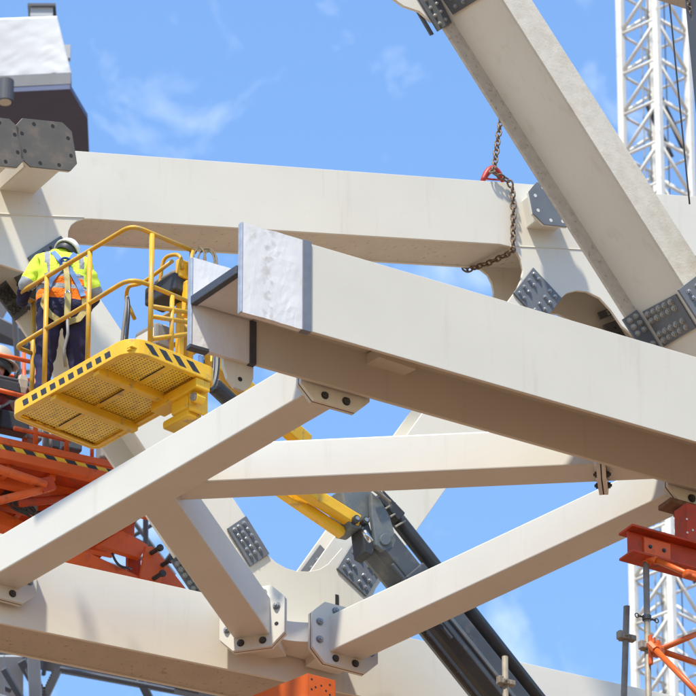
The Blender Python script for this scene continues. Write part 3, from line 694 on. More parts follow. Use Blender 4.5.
for side, (x0, y0, x1, y1) in enumerate(((31, 668, 47, 698), (56, 668, 42, 698))):
    d = 84
    n = 12; pts = []
    for k in range(n+1):
        t = k/n; px_ = x0+(x1-x0)*t; py = y0+(y1-y0)*t
        pts.append(P(px_, py, d))
        if k < n: pts.append(P(px_+(3.2 if side == 0 else -3.2)+(x1-x0)/n*.5, py+(y1-y0)/n*.5, d))
    off = -6 if side == 0 else 6
    pts += [P(x1+off, y1, d), P(x0+off, y0, d)]
    mk('stair_stringer', *ext(pts, V((0, .08, 0))), farsteel, ff)

# ------------------------------------------------------------------ yellow boom lift
ZF = T(105, 395, -1.9).z
BU = V((.656, -.755, 0)).normalized(); BV = V((-BU.y, BU.x, 0))
BO = ZP(9.5, 417.5, ZF)
def BK(u, v, w): return BO+BU*u+BV*v+ZU*w
LU, LV = 1.70, .99
lift = thing('boom_lift', BK(.8, .4, 0), 'yellow boom lift basket with black stripes carrying the worker', 'boom lift')
def rrect(r, n=7, ins=0.0, w=0.0):
    pts = []
    r2 = .10
    for (cu, cv, a0, q) in ((r2, r2, math.pi, r2), (LU-r, r, 1.5*math.pi, r), (LU-r2, LV-r2, 0, r2), (r2, LV-r2, .5*math.pi, r2)):
        for k in range(n+1):
            a = a0+math.pi/2*k/n; pts.append(BK(cu+(q-ins)*math.cos(a), cv+(q-ins)*math.sin(a), w))
    return pts
FH = .145
# kick plate: outer and inner skins
o0, o1, i1, i0 = rrect(.2, w=0), rrect(.2, w=FH), rrect(.2, ins=.025, w=FH), rrect(.2, ins=.025, w=0)
n = len(o0); kv = o0+o1+i1+i0; kf = []
for j in range(n):
    k = (j+1) % n
    for a in range(4): b = (a+1) % 4; kf.append((a*n+j, a*n+k, b*n+k, b*n+j))
mk('kick_plate', kv, kf, yel, lift, bevel=.006)
# flanged lower lip
l0, l1, l2, l3 = rrect(.2, ins=.0251, w=.004), rrect(.2, ins=.0251, w=.02), rrect(.2, ins=.06, w=.02), rrect(.2, ins=.06, w=.004)
kv = l0+l1+l2+l3; mk('floor_lip', kv, kf, yel, lift)
# perforated floor panels (each with a UV in metres)
def panel(u0, u1, v0, v1, w):
    o = mk('floor_panel', *boxv(BK(u0, v0, w), BU*(u1-u0), BV*(v1-v0), ZU*.012), perf, lift)
    uvl = o.data.uv_layers.new(name='UVMap'); org = ROOT[o.name]
    for lp_ in o.data.loops:
        q = o.data.vertices[lp_.vertex_index].co+org-BO; uvl.data[lp_.index].uv = (q.dot(BU), q.dot(BV))
    return o
us = (.05, .58, 1.18, 1.65)
for i in range(3):
    for (v0, v1) in ((.07, LV/2-.03), (LV/2+.03, LV-.07)): panel(us[i]+.02, us[i+1]-.02, v0, v1, .03+.012*(i == 1))
def bb(name, u0, u1, v0, v1, w0, w1, m=yel, bev=.006): return mk(name, *boxv(BK(u0, v0, w0), BU*(u1-u0), BV*(v1-v0), ZU*(w1-w0)), m, lift, bevel=bev)
for u in us[1:3]: bb('cross_member', u-.04, u+.04, .03, LV-.02, -.045, .035)
bb('floor_frame', .05, LU-.05, LV/2-.03, LV/2+.03, .024, .045)
bb('floor_frame', .05, LU-.05, .03, .072, .024, .045)
bb('floor_frame', .05, LU-.05, LV-.072, LV-.03, .024, .045)
bb('floor_seam', .12, .5, LV/2-.034, LV/2-.029, .02, .03, blk, 0)
bb('floor_seam', .7, 1.1, LV/2-.034, LV/2-.029, .02, .03, blk, 0)
bb('floor_seam', 1.26, 1.6, LV/2-.034, LV/2-.029, .02, .03, blk, 0)
bb('floor_plate', .03, LU-.03, .03, LV-.03, .045, .06)
# hazard blocks on the kick plate
for k in range(10):
    u = .20+k*.128
    q = [BK(u, -.0015, .035), BK(u+.074, -.0015, .035), BK(u+.074-.02, -.0015, .098), BK(u-.02, -.0015, .098)]
    mk('hazard_stripe', *ext(q, BV*.004), blk, lift)
for k in range(4):
    v = .17+k*.155
    q = [BK(LU+.0015, v+.07, .03), BK(LU+.0015, v+.15, .03), BK(LU+.0015, v+.07, .115), BK(LU+.0015, v-.01, .115)]
    mk('hazard_stripe', *ext(q, -BU*.004), blk, lift)
def rail(name, pts, r=.021, fil=.12, m=yel_rail): return mk(name, *tubev(rnd([BK(*p) for p in pts], fil), r, 10), m, lift, smooth=True)
RTP, RMD = 1.25, .71
rail('top_rail', [(.03, .24, RTP-.01), (.03, .03, RTP), (LU-.05, .03, RTP+.02), (LU-.03, .74, RTP)])
rail('mid_rail', [(.03, .20, RMD), (.03, .03, RMD), (.42, .03, RMD+.01)], fil=.06)
rail('mid_rail', [(.42, .03, RMD+.01), (1.08, .03, RMD+.015), (LU-.05, .03, RMD+.03), (LU-.03, .74, RMD+.01)], fil=.16)
for u, v in ((.45, .03), (1.06, .03)): rail('post', [(u, v, .08), (u, v, RTP)], fil=0, r=.023)
for v in (.24, .70): rail('post', [(LU-.03, v, .08), (LU-.03, v, RTP-.005)], fil=0, r=.024)
rail('post', [(.03, .22, .06), (.03, .22, RTP-.02)], fil=0, r=.023)
rail('far_post', [(.98, LV-.04, .06), (.98, LV-.04, .86)], fil=0, r=.026)
rail('far_post', [(LU-.10, LV-.04, .06), (LU-.10, LV-.04, 1.2)], fil=0, r=.026)
rail('control_guard', [(1.0, .60, .80), (.92, .56, 1.02), (1.02, .5, 1.09), (1.22, .5, 1.03), (LU-.08, .52, 1.10)], fil=.1, r=.018)
rail('control_guard', [(LU-.16, .62, .80), (LU-.34, .58, .96), (LU-.28, .58, 1.25), (LU-.1, .62, 1.22), (LU-.06, .62, 1.05)], fil=.09, r=.018)
rail('far_rail', [(.95, LV-.04, .42), (LU-.06, LV-.04, .42)], fil=0)
rail('far_rail', [(.95, LV-.04, .60), (LU-.06, LV-.04, .62)], fil=0)
rail('far_rail', [(.95, LV-.04, RTP-.3), (LU-.06, LV-.04, RTP-.3)], fil=0)
bb('control_panel', 1.18, 1.60, .56, .78, .84, 1.02, box_bk, .02)
bb('control_lid', 1.28, 1.56, .58, .76, 1.02, 1.07, box_gr, .02)
bb('tool_tray', 1.0, 1.3, .60, .82, .42, .66, box_gr, .03)
bb('label_plate', 1.02, 1.28, .597, .599, .50, .60, card, 0)
bb('control_bracket', 1.40, 1.46, .74, .80, .06, .84, yel, .01)
bb('control_bracket', 1.56, 1.62, .60, .80, .98, 1.16, yel, .01)
rail('gate_bar', [(LU-.03, .24, .42), (LU-.03, .70, .52)], fil=0); rail('gate_bar', [(LU-.03, .24, .52), (LU-.03, .70, .62)], fil=0)
rail('gate_bar', [(LU-.03, .26, .20), (LU-.03, .68, .40)], fil=0)
rail('post', [(LU-.03, .48, .08), (LU-.03, .48, RMD)], fil=0, r=.022)
rail('far_post', [(1.30, LV-.04, .06), (1.30, LV-.04, .95)], fil=0, r=.024)
rail('far_rail', [(.95, LV-.04, .28), (1.30, LV-.04, .60)], fil=0)
bb('hinge_plate', LU-.12, LU-.05, .66, .72, .6, .95, yel, .01)
bb('joystick_base', 1.30, 1.36, .62, .68, 1.02, 1.10, box_bk, .01)
ribbon_pts = [(.72, LV-.06, .86), (.80, LV-.10, .80), (.92, LV-.08, .84), (1.02, LV-.06, .78)]
mk('blue_strap', *tubev(rnd([BK(*p) for p in ribbon_pts], .05), .035, 8), strap_b, lift, smooth=True)
mk('blue_strap', *tubev(rnd([BK(p[0]+.03, p[1], p[2]-.09) for p in ribbon_pts], .05), .028, 8), strap_b, lift, smooth=True)
rail('far_rail', [(.60, LV-.04, .70), (1.0, LV-.04, .70)], fil=0, r=.016, m=box_gr)
# webbing hung on the rail and lanyards
def ribbon(name, path, side, w, th, m, parent):
    rings = []
    for i, p in enumerate(path):
        d = (path[min(i+1, len(path)-1)]-path[max(i-1, 0)]).normalized(); s = side[i] if isinstance(side, list) else side
        s = (s-d*s.dot(d)).normalized(); nn = d.cross(s)
        rings.append([p-s*w/2-nn*th/2, p+s*w/2-nn*th/2, p+s*w/2+nn*th/2, p-s*w/2+nn*th/2])
    return mk(name, *loft(rings), m, parent, bevel=0)
web_m = mat('webbing_soiled', (.23, .18, .11), .8, var=.2, vscale=15)
for k_, (dx_, dz_, ra, rb_) in enumerate(((.05, -.11, .055, .15), (.12, -.12, .05, .13), (.09, -.10, .085, .14))):
    cw = BK(LU-.03, .72, RTP)+RT*dx_+ZU*dz_
    lp_ = [cw+RT*(ra*math.cos(t_*math.pi/10))+ZU*(rb_*math.sin(t_*math.pi/10))+BV*(.02*k_) for t_ in range(21)]
    ribbon('webbing', lp_, V((0, 1, .6)), .085, .014, web_m, lift)
mk('lanyard', *tubev(bez(BK(1.02, .5, .98), BK(1.05, .45, .7), BK(.98, .45, .5), BK(1.0, .48, .25), 14), .017, 8), box_gr, lift, smooth=True)
mk('lanyard', *tubev(bez(BK(1.02, .5, .98), BK(1.14, .45, .7), BK(1.04, .45, .6), BK(1.02, .5, .2), 14), .015, 8), hose_m, lift, smooth=True)
# basket mount and arms
MV = .86
bb('mount_beam', 1.05, LU-.02, MV-.1, MV+.06, -.10, .0, yel, .01)
bb('mount_box', LU-.42, LU-.18, MV-.06, MV+.10, -.22, -.01, yel, .02)
bb('mount_side', LU-.18, LU-.14, MV-.06, MV+.14, -.26, .02, yel, .015)
bb('mount_shoe', LU-.56, LU-.2, MV-.04, MV+.12, -.29, -.21, yel, .02)
bb('mount_label', LU-.36, LU-.30, MV-.0625, MV-.0605, -.10, -.03, card, 0)
mk('pivot_pin', *tubev([BK(LU-.08, MV+.02, -.17), BK(LU-.08, MV-.07, -.17)], .045, 14), yel, lift)
mk('pivot_nut', *tubev([BK(LU-.08, MV-.065, -.17), BK(LU-.08, MV-.095, -.17)], .038, 6), bolt_m, lift)
bb('valve', LU-.5, LU-.46, MV-.02, MV-.01, -.05, .04, blk, 0)
JB = -.8
def arm(name, a, b, w, dep, m, bb0=JB, bb1=None, bev=.012):
    p, q = T(*a, bb0), T(*b, bb1 if bb1 is not None else bb0)
    ax = (q-p).normalized(); s = ax.cross(ND).normalized(); t = s.cross(ax).normalized()
    return mk(name, *boxv(p-s*w/2-t*dep/2, q-p, s*w, t*dep), m, lift, bevel=bev)
arm('jib_arm', (208, 356), (306, 444), .16, .12, yel, -1.5, -1.0)
arm('jib_arm', (248, 455), (357, 523), .12, .12, yel, JB-.1, JB)
arm('jib_arm', (236, 461), (343, 534), .085, .10, yel, JB+.1, JB+.1)
arm('jib_cylinder', (212, 384), (272, 440), .14, .13, blk, -1.5, -1.1, .05)
# hoses looping under the wrapped end
hz = BK(LU+.02, LV-.12, .1)
for k, (dx, rr_) in enumerate(((0, .018), (.05, .018), (.10, .022))):
    pth = bez(T(200+dx*40, 356, -1.9), T(200+dx*30, 402, -1.9), T(216+dx*30, 400, -1.9), T(214+dx*40, 350, -1.8), 18)
    mk('hose', *tubev(pth, rr_*.9, 10), hose_m if k != 1 else box_gr, lift, smooth=True)
mk('hose_fitting', *tubev([T(201, 357, -1.92), T(201, 376, -1.92)], .026, 10), strap_b, lift)
# knuckle and main boom
hd_c = T(360, 510, JB)
def pxpoly(name, pts, b, dep, m, bev=.01): return mk(name, *ext([T(*p, b) for p in pts], ND*dep), m, lift, bevel=bev)
pxpoly('knuckle', [(341, 488), (372, 484), (372, 510), (368, 523), (361, 529), (351, 527), (346, 512)], JB-.05, .28, dgrey2, .015)
for p in ((354.5, 520.5), (363.5, 522)):
    c = T(*p, JB-.06); mk('pivot_pin', *tubev([c-ND*.05, c+ND*.1], .036, 16), bolt_dk, lift); mk('pivot_nut', *tubev([c-ND*.06, c-ND*.045], .02, 12), bolt_m, lift)
pxpoly('link_plate', [(371, 491), (381, 500), (390, 516), (397, 540), (394, 548), (384, 551), (376, 545), (372, 515)], JB-.12, .06, dgrey2, .012)
pxpoly('link_boss', sector(V((0, 0, 0)), V((1, 0, 0)), V((0, 1, 0)), 1, 1, 0, 2*math.pi*15/16, 15) and [(386+5.5*math.cos(k*.4), 539+6*math.sin(k*.4)) for k in range(16)], JB-.14, .03, dgrey2, .006)
pxpoly('link_plate', [(362, 528), (368, 520), (376, 545), (372, 556), (365, 552)], JB-.08, .2, blk, .01)
# main boom: hexagonal section
def seg_boom(name, a, b, wpx, m, bb0, dep, lip=0):
    p, q = T(*a, bb0), T(*b, bb0); ax = (q-p).normalized(); s = ax.cross(ND).normalized(); t = s.cross(ax).normalized()
    w = wpx/FPX*60
    prof = [(-.5, -.5), (.5, -.5), (.5, .5), (-.5, .5)]
    hexp = [(-.5, -.25), (-.36, -.5), (.36, -.5), (.5, -.25), (.5, .25), (.36, .5), (-.36, .5), (-.5, .25)]
    rings = [[e_+s*(x*w)+t*(y*dep) for x, y in hexp] for e_ in (p, q)]
    return mk(name, *loft(rings), m, lift, bevel=.012), ax, s, t
seg_boom('boom_section', (378, 545), (470, 660), 33, dgrey, -.75, .34)
seg_boom('boom_section', (404, 577), (540, 747), 40, dgrey, -.75, .38)
seg_boom('boom_edge', (392, 590), (520, 750), 6, blk, -.95, .06)
mk('boom_cylinder', *tubev([T(391, 512, -.68), T(400, 523, -.68), T(560, 728, -.68)], .07, 14, rr=[.075, .075, .08]), hose_m, lift, smooth=True)
arm('cylinder_clevis', (376, 497), (398, 520), .12, .16, blk, -.75, -.75)
for p0, p1 in (((372, 484), (386, 499)), ((374, 490), (390, 502))): mk('hose', *tubev([T(*p0, -1.0), T(*p1, -.95)], .016, 8), scaf, lift)
for q in ((428, 613), (441, 627)): mk('boom_bolt', *tubev([T(*q, -.95), T(*q, -.92)], .024, 12), blk, lift)
for q in ((384, 520), (389, 530), (379, 512)): mk('cable_clip', *tubev([T(q[0]+6, q[1]-3, -.86), T(q[0]+16, q[1]-9, -.78)], .010, 8), scaf, lift)
seg_boom('boom_rib', (392, 564), (452, 639), 4, dgrey, -.93, .03)
seg_boom('boom_rib', (424, 585), (520, 705), 5, dgrey2, -.95, .03)
mk('piston_rod', *tubev([T(364, 531, -.98), T(371, 542, -.98)], .028, 12), chrome, lift, smooth=True)

# ------------------------------------------------------------------ people
def vest_mat():
    m = bpy.data.materials.new('hivis_jacket'); m.use_nodes = True; t = m.node_tree; N = t.nodes; L = t.links
    b = N['Principled BSDF']; b.inputs['Roughness'].default_value = .8; b.inputs['Specular IOR Level'].default_value = .2
    tcn = N.new('ShaderNodeTexCoord'); sp = N.new('ShaderNodeSeparateXYZ'); L.new(tcn.outputs['Object'], sp.inputs[0])
    nz1 = N.new('ShaderNodeTexNoise'); nz1.inputs['Scale'].default_value = 6; L.new(tcn.outputs['Object'], nz1.inputs['Vector'])
    def mth(op, a, v):
        q = N.new('ShaderNodeMath'); q.operation = op
        for i, s_ in enumerate((a, v)):
            if hasattr(s_, 'links'): L.new(s_, q.inputs[i])
            else: q.inputs[i].default_value = s_
        return q.outputs[0]
    z = mth('ADD', sp.outputs[2], mth('MULTIPLY', mth('SUBTRACT', nz1.outputs['Fac'], .5), .018))
    x = mth('ADD', sp.outputs[0], mth('MULTIPLY', mth('SUBTRACT', nz1.outputs['Fac'], .5), .015))
    def mixc(f, a, c):
        q = N.new('ShaderNodeMix'); q.data_type = 'RGBA'; L.new(f, q.inputs['Factor'])
        for k, v in (('A', a), ('B', c)):
            if hasattr(v, 'links'): L.new(v, q.inputs[k])
            else: q.inputs[k].default_value = (*v, 1)
        return q.outputs['Result']
    c = mixc(mth('GREATER_THAN', z, 1.205), (.80, .17, .01), (.60, .76, .07))
    band = lambda s_, c0, w: mth('LESS_THAN', mth('ABSOLUTE', mth('SUBTRACT', s_, c0), 0), w)
    g = mth('MAXIMUM', band(z, 1.10, .024), band(z, 1.215, .024))
    st_ = mth('MULTIPLY', band(mth('ABSOLUTE', x, 0), .155, .024), mth('GREATER_THAN', z, 1.2))
    c = mixc(mth('MAXIMUM', g, st_), c, (.27, .28, .29))
    c = mixc(mth('LESS_THAN', z, .975), c, (.028, .026, .06))
    L.new(c, b.inputs['Base Color'])
    n3 = N.new('ShaderNodeTexNoise'); n3.inputs['Scale'].default_value = 13; n3.inputs['Detail'].default_value = 3; L.new(tcn.outputs['Object'], n3.inputs['Vector'])
    bn = N.new('ShaderNodeBump'); bn.inputs['Strength'].default_value = .9; bn.inputs['Distance'].default_value = .05
    L.new(n3.outputs['Fac'], bn.inputs['Height']); L.new(bn.outputs[0], b.inputs['Normal'])
    return m
vest = vest_mat()
def person(label, base, yaw, J, E_, matmap, sub=2, folds=0):
    """J: joints name -> (x,y,z,rx,ry); E_: (a,b,zone); one continuous skinned body"""
    root = bpy.data.objects.new('person', None); COL.objects.link(root); root.location = base; root.rotation_euler = (0, 0, yaw)
    put(root, label, 'person')
    names = list(J); me = bpy.data.meshes.new('body_skeleton')
    me.from_pydata([J[k][:3] for k in names], [(names.index(a), names.index(b)) for a, b, z in E_], [])
    tmp = bpy.data.objects.new('tmp', me); COL.objects.link(tmp)
    sk = tmp.modifiers.new('skin', 'SKIN'); sk.use_smooth_shade = True
    for i, k in enumerate(names):
        sv = me.skin_vertices[0].data[i]; sv.radius = (J[k][3], J[k][4]); sv.use_root = (k == 'pelvis')
    ss = tmp.modifiers.new('s', 'SUBSURF'); ss.levels = sub; ss.render_levels = sub
    bpy.context.view_layer.update()
    dg = bpy.context.evaluated_depsgraph_get()
    nm = bpy.data.meshes.new_from_object(tmp.evaluated_get(dg)); nm.name = 'body'
    bpy.data.objects.remove(tmp, do_unlink=True)
    if folds:
        nrm_ = [v.normal.copy() for v in nm.vertices]
        for v, nn_ in zip(nm.vertices, nrm_):
            c = v.co
            f_ = noise.noise(V((c.x*7, c.y*7, c.z*15)))*.6+abs(noise.noise(V((c.x*10+c.z*6, c.y*10, c.z*11-c.x*5))))*.9-.3
            v.co = c+nn_*(f_*folds*(1 if c.z < 1.46 and c.y < .3 else .15))
    nm.materials.clear(); mats = list(dict.fromkeys(matmap.values()))
    for m in mats: nm.materials.append(m)
    import numpy as np
    nf = len(nm.polygons); C_ = np.empty(nf*3); nm.polygons.foreach_get('center', C_); C_ = C_.reshape(-1, 3)
    best = np.full(nf, 9.0); zi = np.zeros(nf, int)
    for a, b, z in E_:
        pa, pb_ = np.array(J[a][:3]), np.array(J[b][:3]); d = pb_-pa
        t = np.clip(((C_-pa)@d)/(d@d), 0, 1); q = np.linalg.norm(C_-pa-t[:, None]*d, axis=1)
        k = q < best; best[k] = q[k]; zi[k] = mats.index(matmap[z])
    nm.polygons.foreach_set('material_index', zi.astype(np.int32)); nm.polygons.foreach_set('use_smooth', np.ones(nf, bool)); nm.update()
    o = bpy.data.objects.new('body', nm); COL.objects.link(o); o.parent = root
    return root, o
def local_mesh(name, vf, m, parent, smooth=True, mtx=None, bevel=0):
    me = bpy.data.meshes.new(name); me.from_pydata([tuple(v) for v in vf[0]], [], vf[1]); me.update(); me.materials.append(m)
    bm = bmesh.new(); bm.from_mesh(me); bmesh.ops.recalc_face_normals(bm, faces=bm.faces); bm.to_mesh(me); bm.free()
    for p in me.polygons: p.use_smooth = smooth
    o = bpy.data.objects.new(name, me); COL.objects.link(o); o.parent = parent
    if mtx is not None: o.matrix_local = mtx
    return o
def helmet(parent, mtx, m, mband):
    rings = []
    for k in range(9):
        a = k/8*math.pi/2; r = math.cos(a)
        rings.append([V((.118*r*math.cos(t*math.pi/12), .142*r*math.sin(t*math.pi/12), .125*math.sin(a))) for t in range(24)])
    vs_, fs = loft(rings[:-1]+[[p*1 for p in rings[-1]]])
    h_ = local_mesh('helmet', (vs_, fs), m, parent, mtx=mtx)
    rim = []
    for (s, z) in ((1.0, .012), (1.09, -.004), (1.09, -.012), (.94, -.012), (.94, .0)):
        rim.append([V((.118*s*math.cos(t*math.pi/12), .142*s*math.sin(t*math.pi/12)+(.035*max(0, math.sin(t*math.pi/12)) if s > 1 else 0), z)) for t in range(24)])
    local_mesh('helmet_brim', loft(rim, cap=False), m, h_)
    band = [[V((.108*s*math.cos(t*math.pi/12), .128*s*math.sin(t*math.pi/12), z)) for t in range(24)] for s, z in ((1, .005), (1.0, -.06), (.9, -.075))]
    local_mesh('head_band', loft(band, cap=False), mband, h_)
    return h_
def hand_joints(J, E_, tag_, wrist, palm, tipdir, side, zone, curl):
    """five finger chains rooted in the palm"""
    w, p = V(wrist), V(palm); d = (p-w).normalized(); s = V(side).normalized(); c = V(curl).normalized()
    J[tag_+'wrist'] = (*w, .032, .03); J[tag_+'palm'] = (*p, .034, .02); E_.append((tag_+'wrist', tag_+'palm', zone))
    for k, (off, ln) in enumerate(((-.03, .075), (-.01, .085), (.01, .08), (.03, .062))):
        b = p+s*off+d*.03; a1 = b+d*ln*.5+c*.01; a2 = b+d*ln*.75+c*.045
        for q, nm_, r in ((b, 'a', .011), (a1, 'b', .010), (a2, 'c', .008)): J['%s%d%s' % (tag_, k, nm_)] = (*q, r, r)
        E_ += [(tag_+'palm', '%s%da' % (tag_, k), zone), ('%s%da' % (tag_, k), '%s%db' % (tag_, k), zone), ('%s%db' % (tag_, k), '%s%dc' % (tag_, k), zone)]
    b = p-d*.02-s*.035; a1 = b-s*.02+d*.03+c*.01
    J[tag_+'ta'] = (*b, .012, .012); J[tag_+'tb'] = (*a1, .010, .010); E_ += [(tag_+'palm', tag_+'ta', zone), (tag_+'ta', tag_+'tb', zone)]
J = {'pelvis': (0, 0, .95, .23, .16), 'waist': (0, .02, 1.06, .275, .17), 'chest': (0, .05, 1.27, .265, .17), 'upper': (0, .08, 1.41, .22, .14), 'neck': (.01, .12, 1.485, .095, .09), 'head': (.02, .17, 1.55, .085, .095), 'crown': (.03, .22, 1.62, .07, .08),
     'shL': (-.20, .08, 1.39, .105, .105), 'amL': (-.305, .095, 1.225, .088, .088), 'elL': (-.335, .10, 1.17, .080, .080), 'foL': (-.33, .30, 1.13, .06, .06),
     'shR': (.20, .08, 1.39, .105, .105), 'amR': (.29, .11, 1.20, .085, .085), 'elR': (.315, .12, 1.15, .076, .076), 'foR': (.24, .34, 1.12, .06, .06),
     'hipL': (-.105, .0, .88, .135, .14), 'knL': (-.14, .06, .50, .098, .10), 'anL': (-.17, .0, .12, .072, .072), 'heL': (-.17, -.03, .05, .045, .045), 'toL': (-.19, .16, .045, .042, .042),
     'hipR': (.105, .0, .88, .135, .14), 'knR': (.15, .08, .50, .098, .10), 'anR': (.19, .02, .12, .072, .072), 'heR': (.19, -.01, .05, .045, .045), 'toR': (.21, .18, .045, .042, .042)}
E_ = [('pelvis', 'waist', 'torso'), ('waist', 'chest', 'torso'), ('chest', 'upper', 'torso'), ('upper', 'neck', 'torso'), ('neck', 'head', 'torso'), ('head', 'crown', 'skin'),
      ('upper', 'shL', 'torso'), ('shL', 'amL', 'arm'), ('amL', 'elL', 'band'), ('elL', 'foL', 'cuff'), ('upper', 'shR', 'torso'), ('shR', 'amR', 'arm'), ('amR', 'elR', 'band'), ('elR', 'foR', 'cuff'),
      ('pelvis', 'hipL', 'torso'), ('hipL', 'knL', 'leg'), ('knL', 'anL', 'leg'), ('anL', 'heL', 'boot'), ('heL', 'toL', 'boot'),
      ('pelvis', 'hipR', 'torso'), ('hipR', 'knR', 'leg'), ('knR', 'anR', 'leg'), ('anR', 'heR', 'boot'), ('heR', 'toR', 'boot')]
hand_joints(J, E_, 'l', (-.30, .40, 1.17), (-.28, .47, 1.20), None, (1, 0, 0), 'glove', (0, .3, -1))
hand_joints(J, E_, 'r', (.19, .44, 1.16), (.17, .51, 1.19), None, (-1, 0, 0), 'glove', (0, .3, -1))
E_ += [('foL', 'lwrist', 'cuff'), ('foR', 'rwrist', 'cuff')]
wb = BK(.38, .27, .062)
wk, body = person('worker in yellow and orange hi-vis jacket, blue harness and white helmet in the basket', wb, math.radians(10), J, E_,
                  {'torso': vest, 'arm': hivis_y, 'band': reflect, 'cuff': navy, 'leg': navy, 'boot': boot_m, 'skin': skin_m, 'glove': box_bk}, sub=3, folds=.022)
wk.scale = (1.0, 1.0, 1.045)
hm = helmet(wk, Matrix.Translation((.05, .16, 1.575)) @ Matrix.Rotation(math.radians(-20), 4, 'X') @ Matrix.Rotation(math.radians(28), 4, 'Y'), helmet_m, box_bk)
bvh = BVHTree.FromPolygons([v.co for v in body.data.vertices], [tuple(p.vertices) for p in body.data.polygons])
def onback(x, z, off=.012):
    h_ = bvh.ray_cast(V((x, -1, z)), V((0, 1, 0)))[0]
    return (h_ if h_ else V((x, -.1, z)))+V((0, -off, 0))
def strap(name, pts, w, m, n=14, off=.012):
    path = []
    for i in range(len(pts)-1):
        for k in range(n):
            t = k/n; path.append(onback(pts[i][0]*(1-t)+pts[i+1][0]*t, pts[i][1]*(1-t)+pts[i+1][1]*t, off))
    path.append(onback(*pts[-1], off))
    for _ in range(3): path = [path[0]]+[(path[i-1]+path[i]*2+path[i+1])/4 for i in range(1, len(path)-1)]+[path[-1]]
    rings = []
    for i, p in enumerate(path):
        d = (path[min(i+1, len(path)-1)]-path[max(i-1, 0)]).normalized(); s = d.cross(V((0, -1, 0))).normalized(); nn = V((0, -1, 0))
        rings.append([p-s*w/2, p+s*w/2, p+s*w/2+nn*.007, p-s*w/2+nn*.007])
    return local_mesh(name, loft(rings), m, wk, smooth=False)
strap('harness_strap', [(-.105, 1.475), (-.05, 1.37), (.04, 1.27), (.12, 1.13), (.165, 1.0)], .048, strap_b)
strap('harness_strap', [(.10, 1.475), (.05, 1.37), (-.04, 1.27), (-.13, 1.13), (-.17, 1.0)], .048, strap_b, off=.016)
strap('leg_strap', [(-.17, .99), (-.19, .90), (-.12, .80), (-.03, .76)], .055, strap_y)
strap('leg_strap', [(.18, .98), (.19, .88), (.13, .79), (.03, .76)], .055, strap_y)
strap('lanyard', [(.0, 1.33), (.012, 1.2), (.02, 1.05), (.02, .95)], .05, strap_y, off=.03)
local_mesh('lanyard_pack', cbox(V((.02, -.20, .86)), V((.055, 0, 0)), V((0, .03, 0)), V((0, 0, .24))), strap_y, wk, False)
local_mesh('carabiner', tubev([V((.02, -.19, 1.02)), V((-.005, -.19, .99)), V((-.005, -.195, .93)), V((.02, -.2, .9)), V((.045, -.195, .93)), V((.045, -.19, .99)), V((.02, -.19, 1.02))], .008, 8), chrome, wk)
dr = onback(0, 1.335, .03)
local_mesh('d_ring', tubev([dr+V((.05*math.cos(k*math.pi/8), 0, .04*math.sin(k*math.pi/8))) for k in range(17)], .012, 8), mat('ring_blue', (.02, .06, .25), .4), wk)
local_mesh('lanyard_tail', tubev([V((.02, -.2, .75)), V((.03, -.19, .6)), V((.0, -.17, .45)), V((.02, -.15, .3))], .014, 8), box_gr, wk)

# ------------------------------------------------------------------ orange lift behind the truss
OH = V((1, .48, 0)).normalized(); ON = V((-OH.y, OH.x, 0)); OP0 = T(0, 450, 1.15)
def TO(x, y, off=0.0): return PL(x, y, OP0+ON*off, ON)
ol = thing('orange_lift', TO(40, 470, .6), 'orange lift platform with yellow and black edge stripes behind the truss', 'lift')
def oband(name, y0, y1, off, dep, m, x0=-50, x1=150, bev=.004):
    a, b = TO(x0, y0+.23*x0, off), TO(x0, y1+.23*x0, off); L_ = (TO(x1, y0+.23*x1, off)-a).dot(OH)
    return mk(name, *boxv(b, OH*L_, ON*dep, ZU*(a.z-b.z)), m, ol, bevel=bev)
oband('toe_board', 437, 443.6, 0, .05, orange)
oband('stripe_backing', 443.5, 449.2, .012, .04, orange)
oband('edge_beam', 449, 458, -.004, .10, orange)
for k in range(20):
    x = -46+k*10.4
    m = blk if k % 2 else yel
    y = 443.9+.23*x
    q = [TO(x, y+4.6, .008), TO(x+10.3, y+4.6+2.37, .008), TO(x+10.3-4, y+2.37-.9, .008), TO(x-4, y-.9, .008)]
    mk('hazard_stripe', *ext(q, ON*.006), m, ol)
zu = TO(0, 458).z
def obox(name, a0, a1, b0, b1, z0, z1, m, bev=.005): return mk(name, *boxv(OP0+OH*a0+ON*b0+ZU*(zu+z0-OP0.z), OH*(a1-a0), ON*(b1-b0), ZU*(z1-z0)), m, ol, bevel=bev)
obox('deck', -.8, 1.7, .1, 1.6, .03, .06, rusty)
for bb_ in (.32, .74, 1.2, 1.55): obox('deck_beam', -.8, 1.7, bb_, bb_+.09, -.09, .03, orange)
for aa in (-.3, .12, .55, 1.0): obox('deck_joist', aa, aa+.06, .1, 1.6, -.05, .03, orange)
def otube(name, a, b, r, m=orange, o0=.5, o1=None):
    return mk(name, *tubev([TO(*a, o0), TO(*b, o0 if o1 is None else o1)], r, 10), m, ol, smooth=True)
otube('frame_tube', (-10, 466), (46, 485), .045, orange, -.02); otube('frame_tube', (-10, 503), (48, 488), .04, orange, .0)
mk('tube_end_plate', *ext([TO(40, 478, -.04), TO(52, 476, -.04), (TO(57, 488, -.04)), TO(44, 492, -.04)], ON*.06), rusty, ol, bevel=.004)
otube('frame_tube', (20, 503), (70, 498), .04, rusty, .3)
for (a, b) in (((-5, 353.5), (36, 363)), ((-5, 389), (30, 398)), ((14, 428), (70, 441))): otube('guard_rail', a, b, .022, orange, .12)
for x, y0, y1 in ((35.5, 352, 450), (66.5, 400, 452), (118, 410, 462)): otube('guard_post', (x, y0), (x, y1), .024, orange, .12)
